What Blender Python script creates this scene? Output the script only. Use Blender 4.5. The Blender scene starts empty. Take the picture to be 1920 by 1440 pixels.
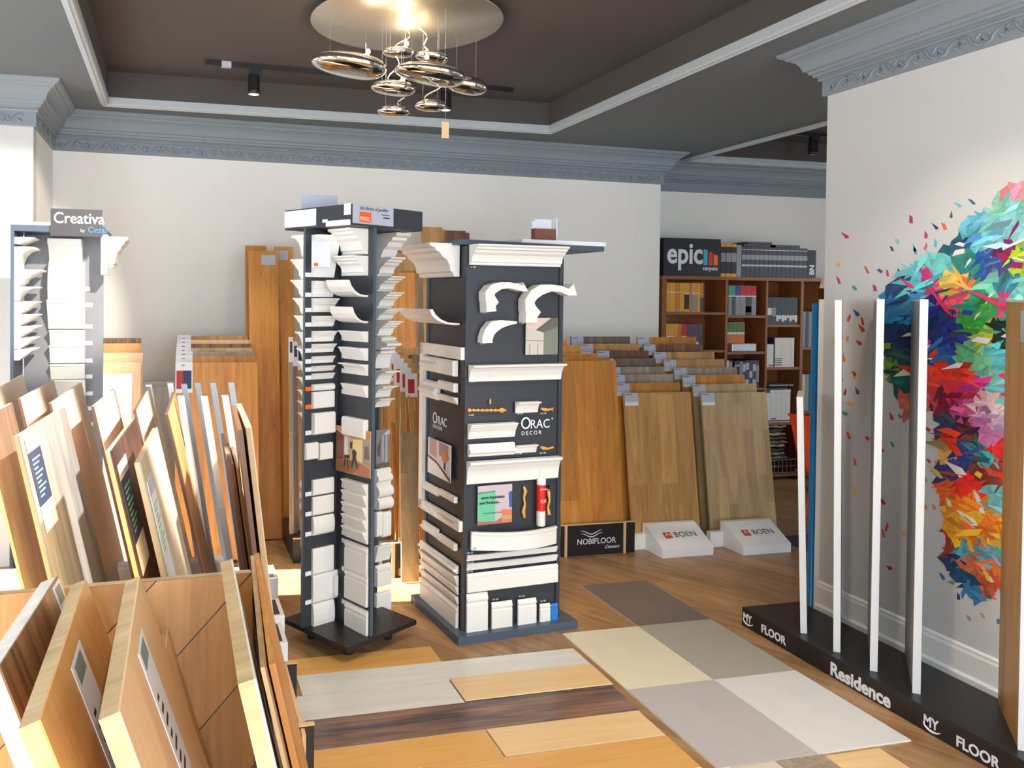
import bpy, math, random
from math import sin, cos, pi, radians as R
from mathutils import Vector, Matrix
S = bpy.context.scene
C = S.collection
random.seed(7)

# ---------------------------------------------------------------- camera
F_PX, YAW, PITCH, ROLL, CX, CY, H = 1534.03, .240113, -.014885, .009878, 700., 579.5, 1.65
fw = Vector((sin(YAW)*cos(PITCH), cos(YAW)*cos(PITCH), sin(PITCH)))
rt = Vector((cos(YAW), -sin(YAW), 0)); up = rt.cross(fw)
r2 = cos(ROLL)*rt + sin(ROLL)*up; u2 = -sin(ROLL)*rt + cos(ROLL)*up
cam = bpy.data.cameras.new('camera'); co = bpy.data.objects.new('camera', cam); C.objects.link(co)
co.matrix_world = Matrix.Translation((0, 0, H)) @ Matrix((r2, u2, -fw)).transposed().to_4x4()
cam.sensor_width = 36; cam.lens = F_PX*36/1920
cam.shift_x = (960-CX)/1920; cam.shift_y = (CY-720)/1920
cam.clip_start = .02
S.camera = co
O = Vector((0, 0, H))
def ray(x, y): return r2*(x-CX) - u2*(y-CY) + fw*F_PX
def atz(x, y, z=0.): r = ray(x, y); return O + r*((z-H)/r.z)
def aty(x, y, Y): r = ray(x, y); return O + r*(Y/r.y)
def atx(x, y, X): r = ray(x, y); return O + r*(X/r.x)
def atv(x, y, p, a):   # on the vertical plane through p whose plan direction has angle a
    n = Vector((-sin(a), cos(a), 0)); r = ray(x, y); q = Vector((p[0], p[1], 0))
    return O + r*((q-O).dot(n)/r.dot(n))

# ---------------------------------------------------------------- world, sun, exposure
S.view_settings.view_transform = 'Standard'; S.view_settings.look = 'None'
S.view_settings.gamma = 1; S.view_settings.use_curve_mapping = False
S.view_settings.exposure = 0.45
w = bpy.data.worlds.new('sky'); S.world = w; w.use_nodes = True
bg = w.node_tree.nodes['Background']; bg.inputs[0].default_value = (.80, .90, 1, 1); bg.inputs[1].default_value = 5.2
sl = bpy.data.lights.new('sun', 'SUN'); sl.energy = 52; sl.angle = .009; sl.color = (1, .95, .86)
so = bpy.data.objects.new('sun', sl); C.objects.link(so)
so.rotation_euler = Vector((1, -.12, -.42)).to_track_quat('-Z', 'Y').to_euler()
def portal(name, loc, nrm, sx, sz):
    l = bpy.data.lights.new(name, 'AREA'); l.shape = 'RECTANGLE'; l.size = sx; l.size_y = sz
    l.cycles.is_portal = True
    o = bpy.data.objects.new(name, l); C.objects.link(o); o.location = loc
    o.rotation_euler = Vector(nrm).to_track_quat('-Z', 'Y').to_euler()
portal('daylight_left', (-2.22, 2.55, 1.45), (1, 0, 0), 5.2, 2.5)
portal('daylight_front', (1.4, -1.72, 1.65), (0, 1, 0), 6.0, 2.7)
portal('daylight_right', (8.18, 3.6, 1.5), (-1, 0, 0), 1.3, 1.4)
def spot(loc, to, e, size=R(70), col=(1, .86, .68), blend=.6, rad=.04):
    l = bpy.data.lights.new('spot', 'SPOT'); l.energy = e; l.spot_size = size; l.spot_blend = blend; l.color = col
    l.shadow_soft_size = rad
    o = bpy.data.objects.new('spot', l); C.objects.link(o); o.location = loc
    o.rotation_euler = (Vector(to)-Vector(loc)).to_track_quat('-Z', 'Y').to_euler()

# ---------------------------------------------------------------- materials
def srgb(c): return tuple(((v/255)/12.92 if v/255 <= .04045 else ((v/255+.055)/1.055)**2.4) for v in c[:3])+(1,)
MC = {}
def nt(name):
    m = bpy.data.materials.new(name); m.use_nodes = True; n = m.node_tree.nodes; b = n['Principled BSDF']
    return m, n, m.node_tree.links, b
def M(name, col=(200, 200, 200), rough=.5, metal=0., emit=None, noise=.0, ns=30, bump=0., spec=.5):
    if name in MC: return MC[name]
    m, n, l, b = nt(name); c = srgb(col)
    b.inputs['Base Color'].default_value = c; b.inputs['Roughness'].default_value = rough
    b.inputs['Metallic'].default_value = metal; b.inputs['Specular IOR Level'].default_value = spec
    if emit: b.inputs['Emission Color'].default_value = srgb(emit[0]); b.inputs['Emission Strength'].default_value = emit[1]
    if noise or bump:
        t = n.new('ShaderNodeTexCoord'); z = n.new('ShaderNodeTexNoise'); z.inputs['Scale'].default_value = ns; z.inputs['Detail'].default_value = 5
        l.new(t.outputs['Object'], z.inputs['Vector'])
        if noise:
            x = n.new('ShaderNodeMix'); x.data_type = 'RGBA'
            x.inputs[6].default_value = tuple(v*(1-noise) for v in c[:3])+(1,); x.inputs[7].default_value = tuple(min(1, v*(1+noise)) for v in c[:3])+(1,)
            l.new(z.outputs['Fac'], x.inputs[0]); l.new(x.outputs[2], b.inputs['Base Color'])
        if bump:
            u = n.new('ShaderNodeBump'); u.inputs['Strength'].default_value = bump; u.inputs['Distance'].default_value = .003
            l.new(z.outputs['Fac'], u.inputs['Height']); l.new(u.outputs[0], b.inputs['Normal'])
    MC[name] = m; return m
def wood(name, light, dark, rough=.42, strips=0., slen=.42, axis='Z', rot=0., knots=.0, contrast=1., gap=False):
    """grain runs along `axis`; strips = width of one lamella (0: none)"""
    if name in MC: return MC[name]
    m, n, l, b = nt(name); b.inputs['Roughness'].default_value = rough
    def N(t, **k):
        q = n.new(t)
        for a, v in k.items(): setattr(q, a, v)
        return q
    tc = N('ShaderNodeTexCoord'); oi = N('ShaderNodeObjectInfo')
    mu = N('ShaderNodeMath', operation='MULTIPLY'); mu.inputs[1].default_value = 41; l.new(oi.outputs['Random'], mu.inputs[0])
    ad = N('ShaderNodeVectorMath', operation='ADD'); l.new(tc.outputs['Object'], ad.inputs[0])
    mp = N('ShaderNodeMapping'); l.new(tc.outputs['Object'], mp.inputs[0])
    # rotate so that the grain runs along local X of the mapped space
    mp.inputs['Rotation'].default_value = {'Z': (0, R(90), 0), 'X': (0, 0, 0), 'Y': (0, 0, R(-90))}[axis] if not rot else (0, 0, rot)
    cb = N('ShaderNodeCombineXYZ')
    for i in range(3): l.new(mu.outputs[0], cb.inputs[i])
    l.new(mp.outputs[0], ad.inputs[0]); l.new(cb.outputs[0], ad.inputs[1])
    s1 = N('ShaderNodeMapping'); s1.inputs['Scale'].default_value = (1.6, 26, 26); l.new(ad.outputs[0], s1.inputs[0])
    n1 = N('ShaderNodeTexNoise'); n1.inputs['Scale'].default_value = 1.6; n1.inputs['Detail'].default_value = 7; n1.inputs['Distortion'].default_value = .9
    l.new(s1.outputs[0], n1.inputs['Vector'])
    s2 = N('ShaderNodeMapping'); s2.inputs['Scale'].default_value = (.9, 6, 6); l.new(ad.outputs[0], s2.inputs[0])
    n2 = N('ShaderNodeTexNoise'); n2.inputs['Scale'].default_value = 1.5; n2.inputs['Detail'].default_value = 3; n2.inputs['Distortion'].default_value = 1.8
    l.new(s2.outputs[0], n2.inputs['Vector'])
    a1 = N('ShaderNodeMath', operation='ADD'); l.new(n1.outputs['Fac'], a1.inputs[0]); l.new(n2.outputs['Fac'], a1.inputs[1])
    a2 = N('ShaderNodeMath', operation='MULTIPLY_ADD'); a2.inputs[1].default_value = .5; a2.inputs[2].default_value = 0; l.new(a1.outputs[0], a2.inputs[0])
    last = a2.outputs[0]
    cr = N('ShaderNodeValToRGB'); e = cr.color_ramp.elements
    e[0].position = .5-.17/contrast; e[0].color = srgb(dark); e[1].position = .5+.15/contrast; e[1].color = srgb(light)
    l.new(last, cr.inputs[0]); col = cr.outputs[0]
    if strips:
        bt = N('ShaderNodeTexBrick'); bt.inputs['Scale'].default_value = 1; bt.inputs['Row Height'].default_value = strips
        bt.inputs['Brick Width'].default_value = slen; bt.inputs['Mortar Size'].default_value = .0012 if gap else .0004
        bt.inputs['Color1'].default_value = (.72, .72, .72, 1); bt.inputs['Color2'].default_value = (1.12, 1.1, 1.06, 1); bt.inputs['Mortar'].default_value = (.42, .4, .38, 1)
        bt.offset = .37; bt.offset_frequency = 2; bt.squash = 1.0
        # bricks lie in the plane of grain and board width
        sw = N('ShaderNodeSeparateXYZ'); l.new(mp.outputs[0], sw.inputs[0])
        cc = N('ShaderNodeCombineXYZ'); 
        k = N('ShaderNodeMath', operation='ADD'); l.new(sw.outputs[0], k.inputs[0]); l.new(mu.outputs[0], k.inputs[1]); l.new(k.outputs[0], cc.inputs[0])
        if axis == 'Z': l.new(sw.outputs[1], cc.inputs[1]) if False else None
        src = N('ShaderNodeSeparateXYZ'); l.new(tc.outputs['Object'], src.inputs[0])
        if rot or axis == 'X': l.new(sw.outputs[1], cc.inputs[1])
        else: l.new(src.outputs[0], cc.inputs[1])
        if axis == 'Z' and not rot:
            k2 = N('ShaderNodeMath', operation='ADD'); l.new(src.outputs[2], k2.inputs[0]); l.new(mu.outputs[0], k2.inputs[1]); l.new(k2.outputs[0], cc.inputs[0])
        l.new(cc.outputs[0], bt.inputs['Vector'])
        mx = N('ShaderNodeMix', data_type='RGBA', blend_type='MULTIPLY'); mx.inputs[0].default_value = .75
        l.new(col, mx.inputs[6]); l.new(bt.outputs['Color'], mx.inputs[7]); col = mx.outputs[2]
    if knots:
        vo = N('ShaderNodeTexVoronoi'); vo.inputs['Scale'].default_value = 4.2; l.new(s2.outputs[0], vo.inputs['Vector'])
        s2.inputs['Scale'].default_value = (.9, 6, 6)
        kr = N('ShaderNodeValToRGB'); kr.color_ramp.elements[0].position = .035; kr.color_ramp.elements[0].color = (.12, .06, .03, 1)
        kr.color_ramp.elements[1].position = .10; kr.color_ramp.elements[1].color = (1, 1, 1, 1)
        l.new(vo.outputs['Distance'], kr.inputs[0])
        mk = N('ShaderNodeMix', data_type='RGBA', blend_type='MULTIPLY'); mk.inputs[0].default_value = knots
        l.new(col, mk.inputs[6]); l.new(kr.outputs[0], mk.inputs[7]); col = mk.outputs[2]
    l.new(col, b.inputs['Base Color'])
    bu = N('ShaderNodeBump'); bu.inputs['Strength'].default_value = .12; bu.inputs['Distance'].default_value = .002
    l.new(last, bu.inputs['Height']); l.new(bu.outputs[0], b.inputs['Normal'])
    MC[name] = m; return m
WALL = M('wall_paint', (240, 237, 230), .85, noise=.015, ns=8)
WALLG = M('wall_paint_dimmed', (204, 205, 203), .85, noise=.015, ns=8)  # same white wall; its dimmer light is put into a greyer colour
CEIL = M('grey_ceiling_paint', (104, 112, 117), .8, noise=.02, ns=20)
CORN = M('grey_cornice_paint', (132, 142, 149), .6, noise=.02, ns=40)
EDGEP = M('pale_grey_moulding_paint', (176, 184, 188), .55)
DARK = M('charcoal_ceiling_paint', (78, 73, 70), .8, noise=.03, ns=30)
ANTH = M('anthracite_laminate', (48, 51, 57), .45, noise=.03, ns=200)
ANTHB = M('blue_grey_laminate', (72, 86, 100), .4)
BLK = M('black_laminate', (31, 29, 29), .4, noise=.05, ns=80)
WHT = M('white_polymer', (232, 228, 220), .45)
WHT2 = M('white_lacquer', (236, 236, 234), .3)
CARD = M('white_card', (228, 229, 234), .5)
GCARD = M('grey_card', (182, 186, 198), .5)
RED = M('red_print', (176, 44, 36), .5)
INK = M('black_print', (34, 34, 38), .5)
NAVY = M('navy_print', (40, 52, 84), .5)
ORNG = M('orange_print', (240, 100, 22), .5)
GREEN = M('mint_print', (104, 190, 148), .5)
BLUEP = M('blue_print', (38, 120, 200), .45)
MDF = M('raw_fibreboard_edge', (214, 178, 134), .7, noise=.06, ns=120)
GOLD = M('gold_resin', (220, 160, 76), .4)
ALU = M('brushed_aluminium', (176, 180, 184), .35, .7)
CHROME = M('mirror_chrome', (225, 222, 216), .04, 1.)
DISC = M('satin_steel', (205, 196, 180), .42, .9)
LAMPM = M('lit_lamp', (255, 240, 215), .5, emit=((255, 226, 180), 40))
W = {}
W['oak'] = wood('oak_veneer', (212, 164, 102), (170, 122, 68), strips=.07, knots=.5)
W['orange'] = wood('amber_oak_veneer', (216, 148, 66), (180, 110, 40), strips=.14, slen=.9, knots=.5)
W['amber'] = wood('golden_oak_board', (218, 154, 74), (184, 118, 48), knots=.7)
W['pale'] = wood('pale_oak_veneer', (202, 174, 130), (170, 144, 104), strips=.08, slen=.5)
W['tan'] = wood('tan_oak_veneer', (208, 162, 98), (170, 124, 70), strips=.125, slen=.6, knots=.6)
W['lit'] = wood('beech_sunlight_painted', (246, 230, 208), (232, 208, 180), contrast=.7)  # beech made near white, so the colour itself carries the sunlight
W['smoke'] = wood('grey_smoked_oak', (150, 150, 148), (108, 108, 108))
W['ash'] = wood('light_ash_board', (222, 206, 180), (198, 178, 150), strips=.07)
W['grey'] = wood('grey_washed_oak', (176, 160, 140), (130, 114, 96))
W['greybr'] = wood('grey_brown_oak', (132, 116, 102), (88, 74, 64), strips=.12, slen=1.2)
W['brown'] = wood('smoked_oak', (128, 88, 62), (84, 56, 40))
W['dark'] = wood('dark_wenge', (92, 64, 54), (56, 40, 38))
W['walnut'] = wood('walnut_veneer', (148, 102, 64), (92, 58, 34), contrast=1.6)
W['beech'] = wood('steamed_beech', (236, 198, 152), (218, 172, 124), contrast=.7)
W['cherry'] = wood('golden_beech', (218, 162, 98), (194, 136, 72), contrast=.7)
W['edge'] = wood('plywood_edge', (212, 184, 138), (176, 144, 98), axis='Y', strips=.0)
W['edgez'] = wood('plywood_edge_upright', (206, 176, 130), (170, 136, 92))
W['herr'] = wood('herringbone_oak', (196, 134, 66), (150, 94, 40), rot=.001)
W['shelf'] = wood('bookcase_cherry', (158, 100, 50), (122, 70, 32), axis='Z', contrast=.6)
W['white'] = wood('white_stained_ash', (228, 222, 212), (204, 196, 184))
W['floor'] = wood('oak_floor_planks', (186, 148, 106), (136, 98, 62), rough=.33, strips=.19, slen=1.25, rot=R(-118), gap=True)
W['pGrey'] = wood('grey_vinyl_plank', (228, 225, 218), (204, 199, 190), axis='X', rough=.35, contrast=.6)
W['pOak'] = wood('honey_vinyl_plank', (226, 176, 104), (202, 146, 70), axis='X', rough=.3, contrast=.7)
W['pLight'] = wood('light_oak_vinyl_plank', (234, 202, 152), (216, 176, 120), axis='X', rough=.3, contrast=.6)
W['pDark'] = wood('rusty_dark_vinyl_plank', (150, 112, 90), (78, 68, 72), axis='X', rough=.22, contrast=1.2)

# ---------------------------------------------------------------- mesh helpers
class MB:
    def __init__(s): s.v = []; s.f = []; s.m = []; s.sm = []; s.X = None
    def add(s, vs, fs, mi=0, smooth=False):
        k = len(s.v)
        for p in vs:
            p = Vector(p); s.v.append(tuple(s.X @ p) if s.X else tuple(p))
        for f in fs: s.f.append([k+i for i in f]); s.m.append(mi); s.sm.append(smooth)
        return s
    def box(s, a, b, mi=0, bev=0.):
        x0, y0, z0 = [min(p, q) for p, q in zip(a, b)]; x1, y1, z1 = [max(p, q) for p, q in zip(a, b)]
        return s.add([(x0, y0, z0), (x1, y0, z0), (x1, y1, z0), (x0, y1, z0), (x0, y0, z1), (x1, y0, z1), (x1, y1, z1), (x0, y1, z1)],
                     [(0, 3, 2, 1), (4, 5, 6, 7), (0, 1, 5, 4), (1, 2, 6, 5), (2, 3, 7, 6), (3, 0, 4, 7)], mi)
    def prism(s, prof, a, b, mi=0, smooth=False):
        """prof: list of 3-vectors in a plane; extruded from offset a to offset b"""
        a = Vector(a); b = Vector(b); n = len(prof)
        vs = [Vector(p)+a for p in prof]+[Vector(p)+b for p in prof]
        s.add(vs, [(i, (i+1) % n, n+(i+1) % n, n+i) for i in range(n)], mi, smooth)
        return s.add(vs, [tuple(range(n-1, -1, -1)), tuple(range(n, 2*n))], mi)
    def tube(s, pts, r, n=8, mi=0, cap=True):
        pts = [Vector(p) for p in pts]; rings = []
        for i, p in enumerate(pts):
            t = (pts[min(i+1, len(pts)-1)]-pts[max(i-1, 0)]).normalized()
            u = t.cross(Vector((0, 0, 1))); u = t.cross(Vector((1, 0, 0))) if u.length < .05 else u; u.normalize(); v = t.cross(u)
            rr = r[i] if isinstance(r, (list, tuple)) else r
            rings += [p+(u*cos(2*pi*k/n)+v*sin(2*pi*k/n))*rr for k in range(n)]
        fs = [(i*n+k, i*n+(k+1) % n, (i+1)*n+(k+1) % n, (i+1)*n+k) for i in range(len(pts)-1) for k in range(n)]
        s.add(rings, fs, mi, True)
        if cap: s.add(rings[:n], [tuple(range(n-1, -1, -1))], mi); s.add(rings[-n:], [tuple(range(n))], mi)
        return s
    def lathe(s, prof, c=(0, 0, 0), n=24, mi=0):
        c = Vector(c); vs = [c+Vector((r*cos(2*pi*k/n), r*sin(2*pi*k/n), z)) for r, z in prof for k in range(n)]
        return s.add(vs, [(i*n+k, i*n+(k+1) % n, (i+1)*n+(k+1) % n, (i+1)*n+k) for i in range(len(prof)-1) for k in range(n)], mi, True)
    def quad(s, a, b, c, d, mi=0): return s.add([a, b, c, d], [(0, 1, 2, 3)], mi)
    def build(s, name, mats, parent=None, kind=None, bevel=0.):
        me = bpy.data.meshes.new(name); me.from_pydata(s.v, [], s.f)
        for m in (mats if isinstance(mats, (list, tuple)) else [mats]): me.materials.append(m)
        me.polygons.foreach_set('material_index', s.m); me.polygons.foreach_set('use_smooth', s.sm); me.update()
        o = bpy.data.objects.new(name, me); C.objects.link(o)
        if parent is not None: o.parent = parent
        if kind: o['kind'] = kind
        if bevel:
            b = o.modifiers.new('bevel', 'BEVEL'); b.width = bevel; b.segments = 2; b.limit_method = 'ANGLE'; b.angle_limit = R(50)
        return o
def tag(o, label, cat, group=None):
    o['label'] = label; o['category'] = cat
    if group: o['group'] = group
    return o
def thing(name, label, cat, loc=(0, 0, 0), rz=0., group=None, rot=None):
    o = bpy.data.objects.new(name, None); C.objects.link(o); o.location = loc; o.rotation_euler = rot if rot else (0, 0, rz)
    o.empty_display_size = .1
    return tag(o, label, cat, group)
def bx(a, b): return MB().box(a, b)
def text(s, size, mat, parent, loc, rot, name='lettering', ext=.0006, align='LEFT', sx=1., shear=0., bold=0., space=1.):
    cu = bpy.data.curves.new('t', 'FONT'); cu.body = s; cu.size = size; cu.extrude = ext; cu.align_x = align; cu.shear = shear; cu.offset = bold
    cu.space_character = space; cu.resolution_u = 3
    t = bpy.data.objects.new('t', cu); C.objects.link(t)
    dg = bpy.context.evaluated_depsgraph_get(); me = bpy.data.meshes.new_from_object(t.evaluated_get(dg))
    bpy.data.objects.remove(t); me.materials.clear(); me.materials.append(mat)
    o = bpy.data.objects.new(name, me); C.objects.link(o); o.parent = parent
    o.location = loc; o.rotation_euler = rot; o.scale = (sx, 1, 1); return o
FRONT = (R(90), 0, 0)          # text facing -Y
def Rf(a): return (R(90), 0, a)  # text on a vertical face running along plan angle a

# ================================================================ ROOM SHELL
ZC, ZT = 2.92, 3.12
WL, WR = (-.825, 6.12), (4.13, 6.36)
REC = 6.74
MX, MY = 3.2, 3.48           # mural wall face and its end
def struct(mb, name, mat): return mb.build(name, mat, kind='structure')
struct(bx((-2.4, -1.9, -.06), (8.4, 7.2, 0)), 'floor', W['floor'])
# ceilings: flat soffit with two trays
T1 = (-.425, 1.35, 2.74, 5.68); T2 = (4.50, 1.8, 7.3, 6.46)
def grid_plane(mb, z, X, Y, holes):
    xs = sorted({X[0], X[1]} | {h[0] for h in holes} | {h[2] for h in holes}); ys = sorted({Y[0], Y[1]} | {h[1] for h in holes} | {h[3] for h in holes})
    for i in range(len(xs)-1):
        for j in range(len(ys)-1):
            cx, cy = (xs[i]+xs[i+1])/2, (ys[j]+ys[j+1])/2
            if not any(h[0] < cx < h[2] and h[1] < cy < h[3] for h in holes):
                mb.quad((xs[i], ys[j], z), (xs[i], ys[j+1], z), (xs[i+1], ys[j+1], z), (xs[i+1], ys[j], z))
    return mb
struct(grid_plane(MB(), ZC, (-2.4, 8.4), (.3, 7.2), [T1, T2]), 'ceiling', CEIL)
mb = grid_plane(MB(), 3.25, (-2.4, 8.4), (-1.9, .3), []); mb.quad((-2.4, .3, ZC), (8.4, .3, ZC), (8.4, .3, 3.25), (-2.4, .3, 3.25)); struct(mb, 'ceiling', CEIL)
for i, t in enumerate((T1, T2)):
    mb = MB(); x0, y0, x1, y1 = t
    mb.quad((x0, y0, ZT), (x0, y1, ZT), (x1, y1, ZT), (x1, y0, ZT))
    for a, b in (((x0, y0), (x1, y0)), ((x1, y0), (x1, y1)), ((x1, y1), (x0, y1)), ((x0, y1), (x0, y0))):
        mb.quad((*a, ZC), (*b, ZC), (*b, ZT), (*a, ZT))
    struct(mb, 'ceiling', DARK)
    # pale moulding around the tray edge
    mb = MB()
    prof = [(-.050, -.002), (-.050, -.012), (-.040, -.016), (-.034, -.026), (-.018, -.030), (-.012, -.024), (.0, -.022), (.006, -.012), (.006, .03), (-.0, .03), (0, -.001)]
    def ring(d, z): return [(x0-d*-1, y0+d, ZC+z), (x1-d, y0+d, ZC+z), (x1-d, y1-d, ZC+z), (x0+d, y1-d, ZC+z)]
    rs = [ring(d, z) for d, z in prof]
    for k in range(len(rs)-1):
        for j in range(4): mb.quad(rs[k][j], rs[k][(j+1) % 4], rs[k+1][(j+1) % 4], rs[k+1][j])
    struct(mb, 'trim_%d' % (i+1), EDGEP)
# walls
def wall(pts, name, mat, z0=0., z1=ZC, th=.12, side=1):
    mb = MB()
    for a, b in zip(pts, pts[1:]):
        a = Vector((*a, 0)); b = Vector((*b, 0)); n = Vector((-(b-a).y, (b-a).x, 0)).normalized()*th*side
        mb.prism([a, b, b+n, a+n], (0, 0, z0), (0, 0, z1))
    return struct(mb, name, mat)
wall([WL, WR], 'wall_back', WALL)
wall([(WR[0]-.12, WR[1]+.119), (WR[0]-.12, REC)], 'wall_recess_side', WALL, side=-1)
wall([(WR[0]-.12, REC), (8.3, REC)], 'wall_recess', WALL)
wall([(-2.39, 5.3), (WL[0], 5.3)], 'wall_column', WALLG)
wall([(WL[0], 5.42), (WL[0], 6.24)], 'wall_column_side', WALL)
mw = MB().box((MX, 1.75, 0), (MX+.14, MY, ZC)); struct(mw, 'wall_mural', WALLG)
# left window wall, front window wall, right wall: piers and openings
mb = MB(); XW = -2.25
mb.box((XW-.15, -1.9, 0), (XW, 5.42, .12)); mb.box((XW-.15, -1.9, 2.5), (XW, 5.42, ZC))
for y0, y1 in ((-1.9, -.2), (1.15, 2.0), (3.4, 4.35), (5.285, 5.42)): mb.box((XW-.15, y0, .12), (XW, y1, 2.5))
mb.box((XW-.15, 4.35, 1.78), (XW, 5.285, 2.5)); mb.box((XW-.15, 2.0, 2.26), (XW, 3.4, 2.5))  # lowered unseen headers, shaped to trim the sun beams
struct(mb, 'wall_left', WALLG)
wn = 0
def window(name, axis, c, lo, hi, z0=.12, z1=2.5):
    mb = MB(); e = .03
    def q(u0, u1, a, b):
        if axis == 'X': mb.box((c-.03, u0, a), (c+.03, u1, b))
        else: mb.box((u0, c-.03, a), (u1, c+.03, b))
    q(lo, hi, z0, z0+e); q(lo, hi, z1-e, z1); q(lo, lo+e, z0, z1); q(hi-e, hi, z0, z1)
    struct(mb, name, WHT2)
window('window_1', 'X', XW-.08, -.2, 1.15); window('window_2', 'X', XW-.08, 2.0, 3.4, z1=2.26); window('window_3', 'X', XW-.08, 4.35, 5.285, z1=1.78)
FZ = 3.25; mb = MB(); mb.box((-2.4, -1.9, 0), (8.3, -1.75, .3)); mb.box((-2.4, -1.9, 3.0), (8.3, -1.75, FZ)); mb.box((-2.4, -1.9, .3), (-1.6, -1.75, 3.0)); mb.box((4.4, -1.9, .3), (8.3, -1.75, 3.0)); mb.box((2.3, -1.9, .3), (2.5, -1.75, 3.0))
mb.box((XW-.15, -1.9, ZC), (XW, .3, FZ)); mb.box((8.2, -1.9, ZC), (8.3, .3, FZ))
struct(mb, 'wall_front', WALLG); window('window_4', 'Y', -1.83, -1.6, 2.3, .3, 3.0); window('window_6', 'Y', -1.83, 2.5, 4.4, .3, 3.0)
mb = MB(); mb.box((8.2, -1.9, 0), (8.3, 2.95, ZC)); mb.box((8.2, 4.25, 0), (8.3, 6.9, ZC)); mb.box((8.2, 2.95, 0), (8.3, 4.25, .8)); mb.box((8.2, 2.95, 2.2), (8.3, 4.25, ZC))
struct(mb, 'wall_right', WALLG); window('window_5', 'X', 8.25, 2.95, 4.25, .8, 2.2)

# cornices
def offset_poly(pts, d):
    out = []
    for i, p in enumerate(pts):
        p = Vector(p)
        def nrm(a, b): t = (Vector(b)-Vector(a)).normalized(); return Vector((t.y, -t.x))   # room lies to the right of travel
        if i == 0: m = nrm(pts[0], pts[1])
        elif i == len(pts)-1: m = nrm(pts[-2], pts[-1])
        else:
            a, b = nrm(pts[i-1], pts[i]), nrm(pts[i], pts[i+1]); m = (a+b).normalized(); m = m/max(.3, m.dot(a))
        out.append(p+m*d)
    return out
CP = [(0, 0), (.014, 0), (.018, .004), (.018, .076), (.028, .080), (.034, .088), (.030, .096), (.034, .100), (.048, .104), (.050, .116), (.062, .120), (.066, .134),
      (.080, .139), (.084, .150), (.090, .168), (.102, .186), (.120, .200), (.136, .207), (.140, .216), (.152, .220), (.164, .229), (.170, .240), (.170, 1)]
def cornice(pts, zb, name, zscale=1., relief=(), close=True, mat=None):
    mb = MB(); prof = [(d, zb+z*zscale) if z < 1 else (d, ZC) for d, z in CP]
    hgt = (ZC-zb)/.245
    prof = [(d, zb+z*hgt) if z < 1 else (d, ZC) for d, z in CP]
    rings = [[(q.x, q.y, z) for q in offset_poly(pts, d)] for d, z in prof]
    for k in range(len(rings)-1):
        for j in range(len(pts)-1): mb.quad(rings[k][j], rings[k][j+1], rings[k+1][j+1], rings[k+1][j])
    for j in (0, len(pts)-1):
        f = [r[j] for r in rings]+[(pts[j][0], pts[j][1], ZC)]
        mb.add(f, [tuple(range(len(f)))])
    o = struct(mb, name, mat or CORN)
    if relief:
        rb = MB(); zc = zb+.040*hgt; k = 0
        for (a, b) in relief:
            a = Vector(a); b = Vector(b); L = (b-a).length; t = (b-a)/L; n = Vector((t.y, -t.x)); u = .06
            while u < L-.06:
                sgn = 1 if k % 2 else -1; k += 1
                def P(du, dz): return Vector((*(a+t*(u+du)+n*.0195), zc+dz))
                sp = [P(.030*(1-j/12)*cos(j*.62), sgn*.031*(1-j/12)*sin(j*.62)) for j in range(11)]
                rb.tube(sp, [.0078*(1-j/16) for j in range(11)], 6)
                rb.tube([P(.03, 0), P(.05, -sgn*.018), P(.072, -sgn*.024), P(.09, -sgn*.010)], [.007, .0075, .006, .003], 6)
                rb.tube([P(.055, sgn*.004), P(.068, sgn*.016), P(.078, sgn*.024)], [.007, .009, .003], 6)
                u += .098
        rb.build('scroll_relief', mat or CORN, o)
    return o
cornice([(-2.24, 5.3), (WL[0], 5.3), WL, WR, (WR[0], REC), (8.3, REC)], 2.655, 'trim_3', relief=[((-2.2, 5.3), (WL[0], 5.3)), ((WL[0], 5.35), WL), (WL, WR)])
cornice([(MX, .6), (MX, MY), (MX+.3, MY)][::-1][::-1] if False else [(MX+.14, MY), (MX, MY), (MX, 1.75)], 2.685, 'trim_4', relief=[((MX, MY), (MX, 1.8))])
# skirting on the mural wall, and back wall
mb = MB(); mb.prism([(MX, 0, .0), (MX-.016, 0, .0), (MX-.016, 0, .205), (MX-.012, 0, .215), (MX-.012, 0, .225), (MX, 0, .232)], (0, 1.75, 0), (0, MY, 0))
mb.prism([(MX-.016, 0, 0), (MX-.03, 0, 0), (MX-.03, 0, .112), (MX-.016, 0, .120)], (0, 1.75, 0), (0, MY, 0))
struct(mb, 'baseboard_right', WHT2)
a, b = Vector((*WL, 0)), Vector((*WR, 0)); n = Vector(((b-a).y, -(b-a).x, 0)).normalized()*.016
struct(MB().prism([a, b, b+n, a+n], (0, 0, 0), (0, 0, .12)), 'baseboard_back', WHT2)

S.cycles.use_denoising = True
ORD = 'first second third fourth fifth sixth seventh eighth ninth tenth eleventh twelfth thirteenth fourteenth fifteenth sixteenth seventeenth'.split()

# radiator
t = thing('radiator', 'white panel radiator low on the back wall behind the sample racks', 'radiator', (-.06, 6.10, .25))
mb = MB().box((-.36, -.035, 0), (.30, 0, .76))
for k in range(13): mb.box((-.35+k*.05, -.05, .02), (-.35+k*.05+.03, -.034, .74))
mb.build('panel', WHT2, t); MB().box((-.365, -.055, .76), (.305, .0, .775)).build('top_grille', WHT2, t)
MB().tube([(.2, -.02, 0), (.2, -.02, -.25)], .01).build('pipe', WHT2, t)

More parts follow.
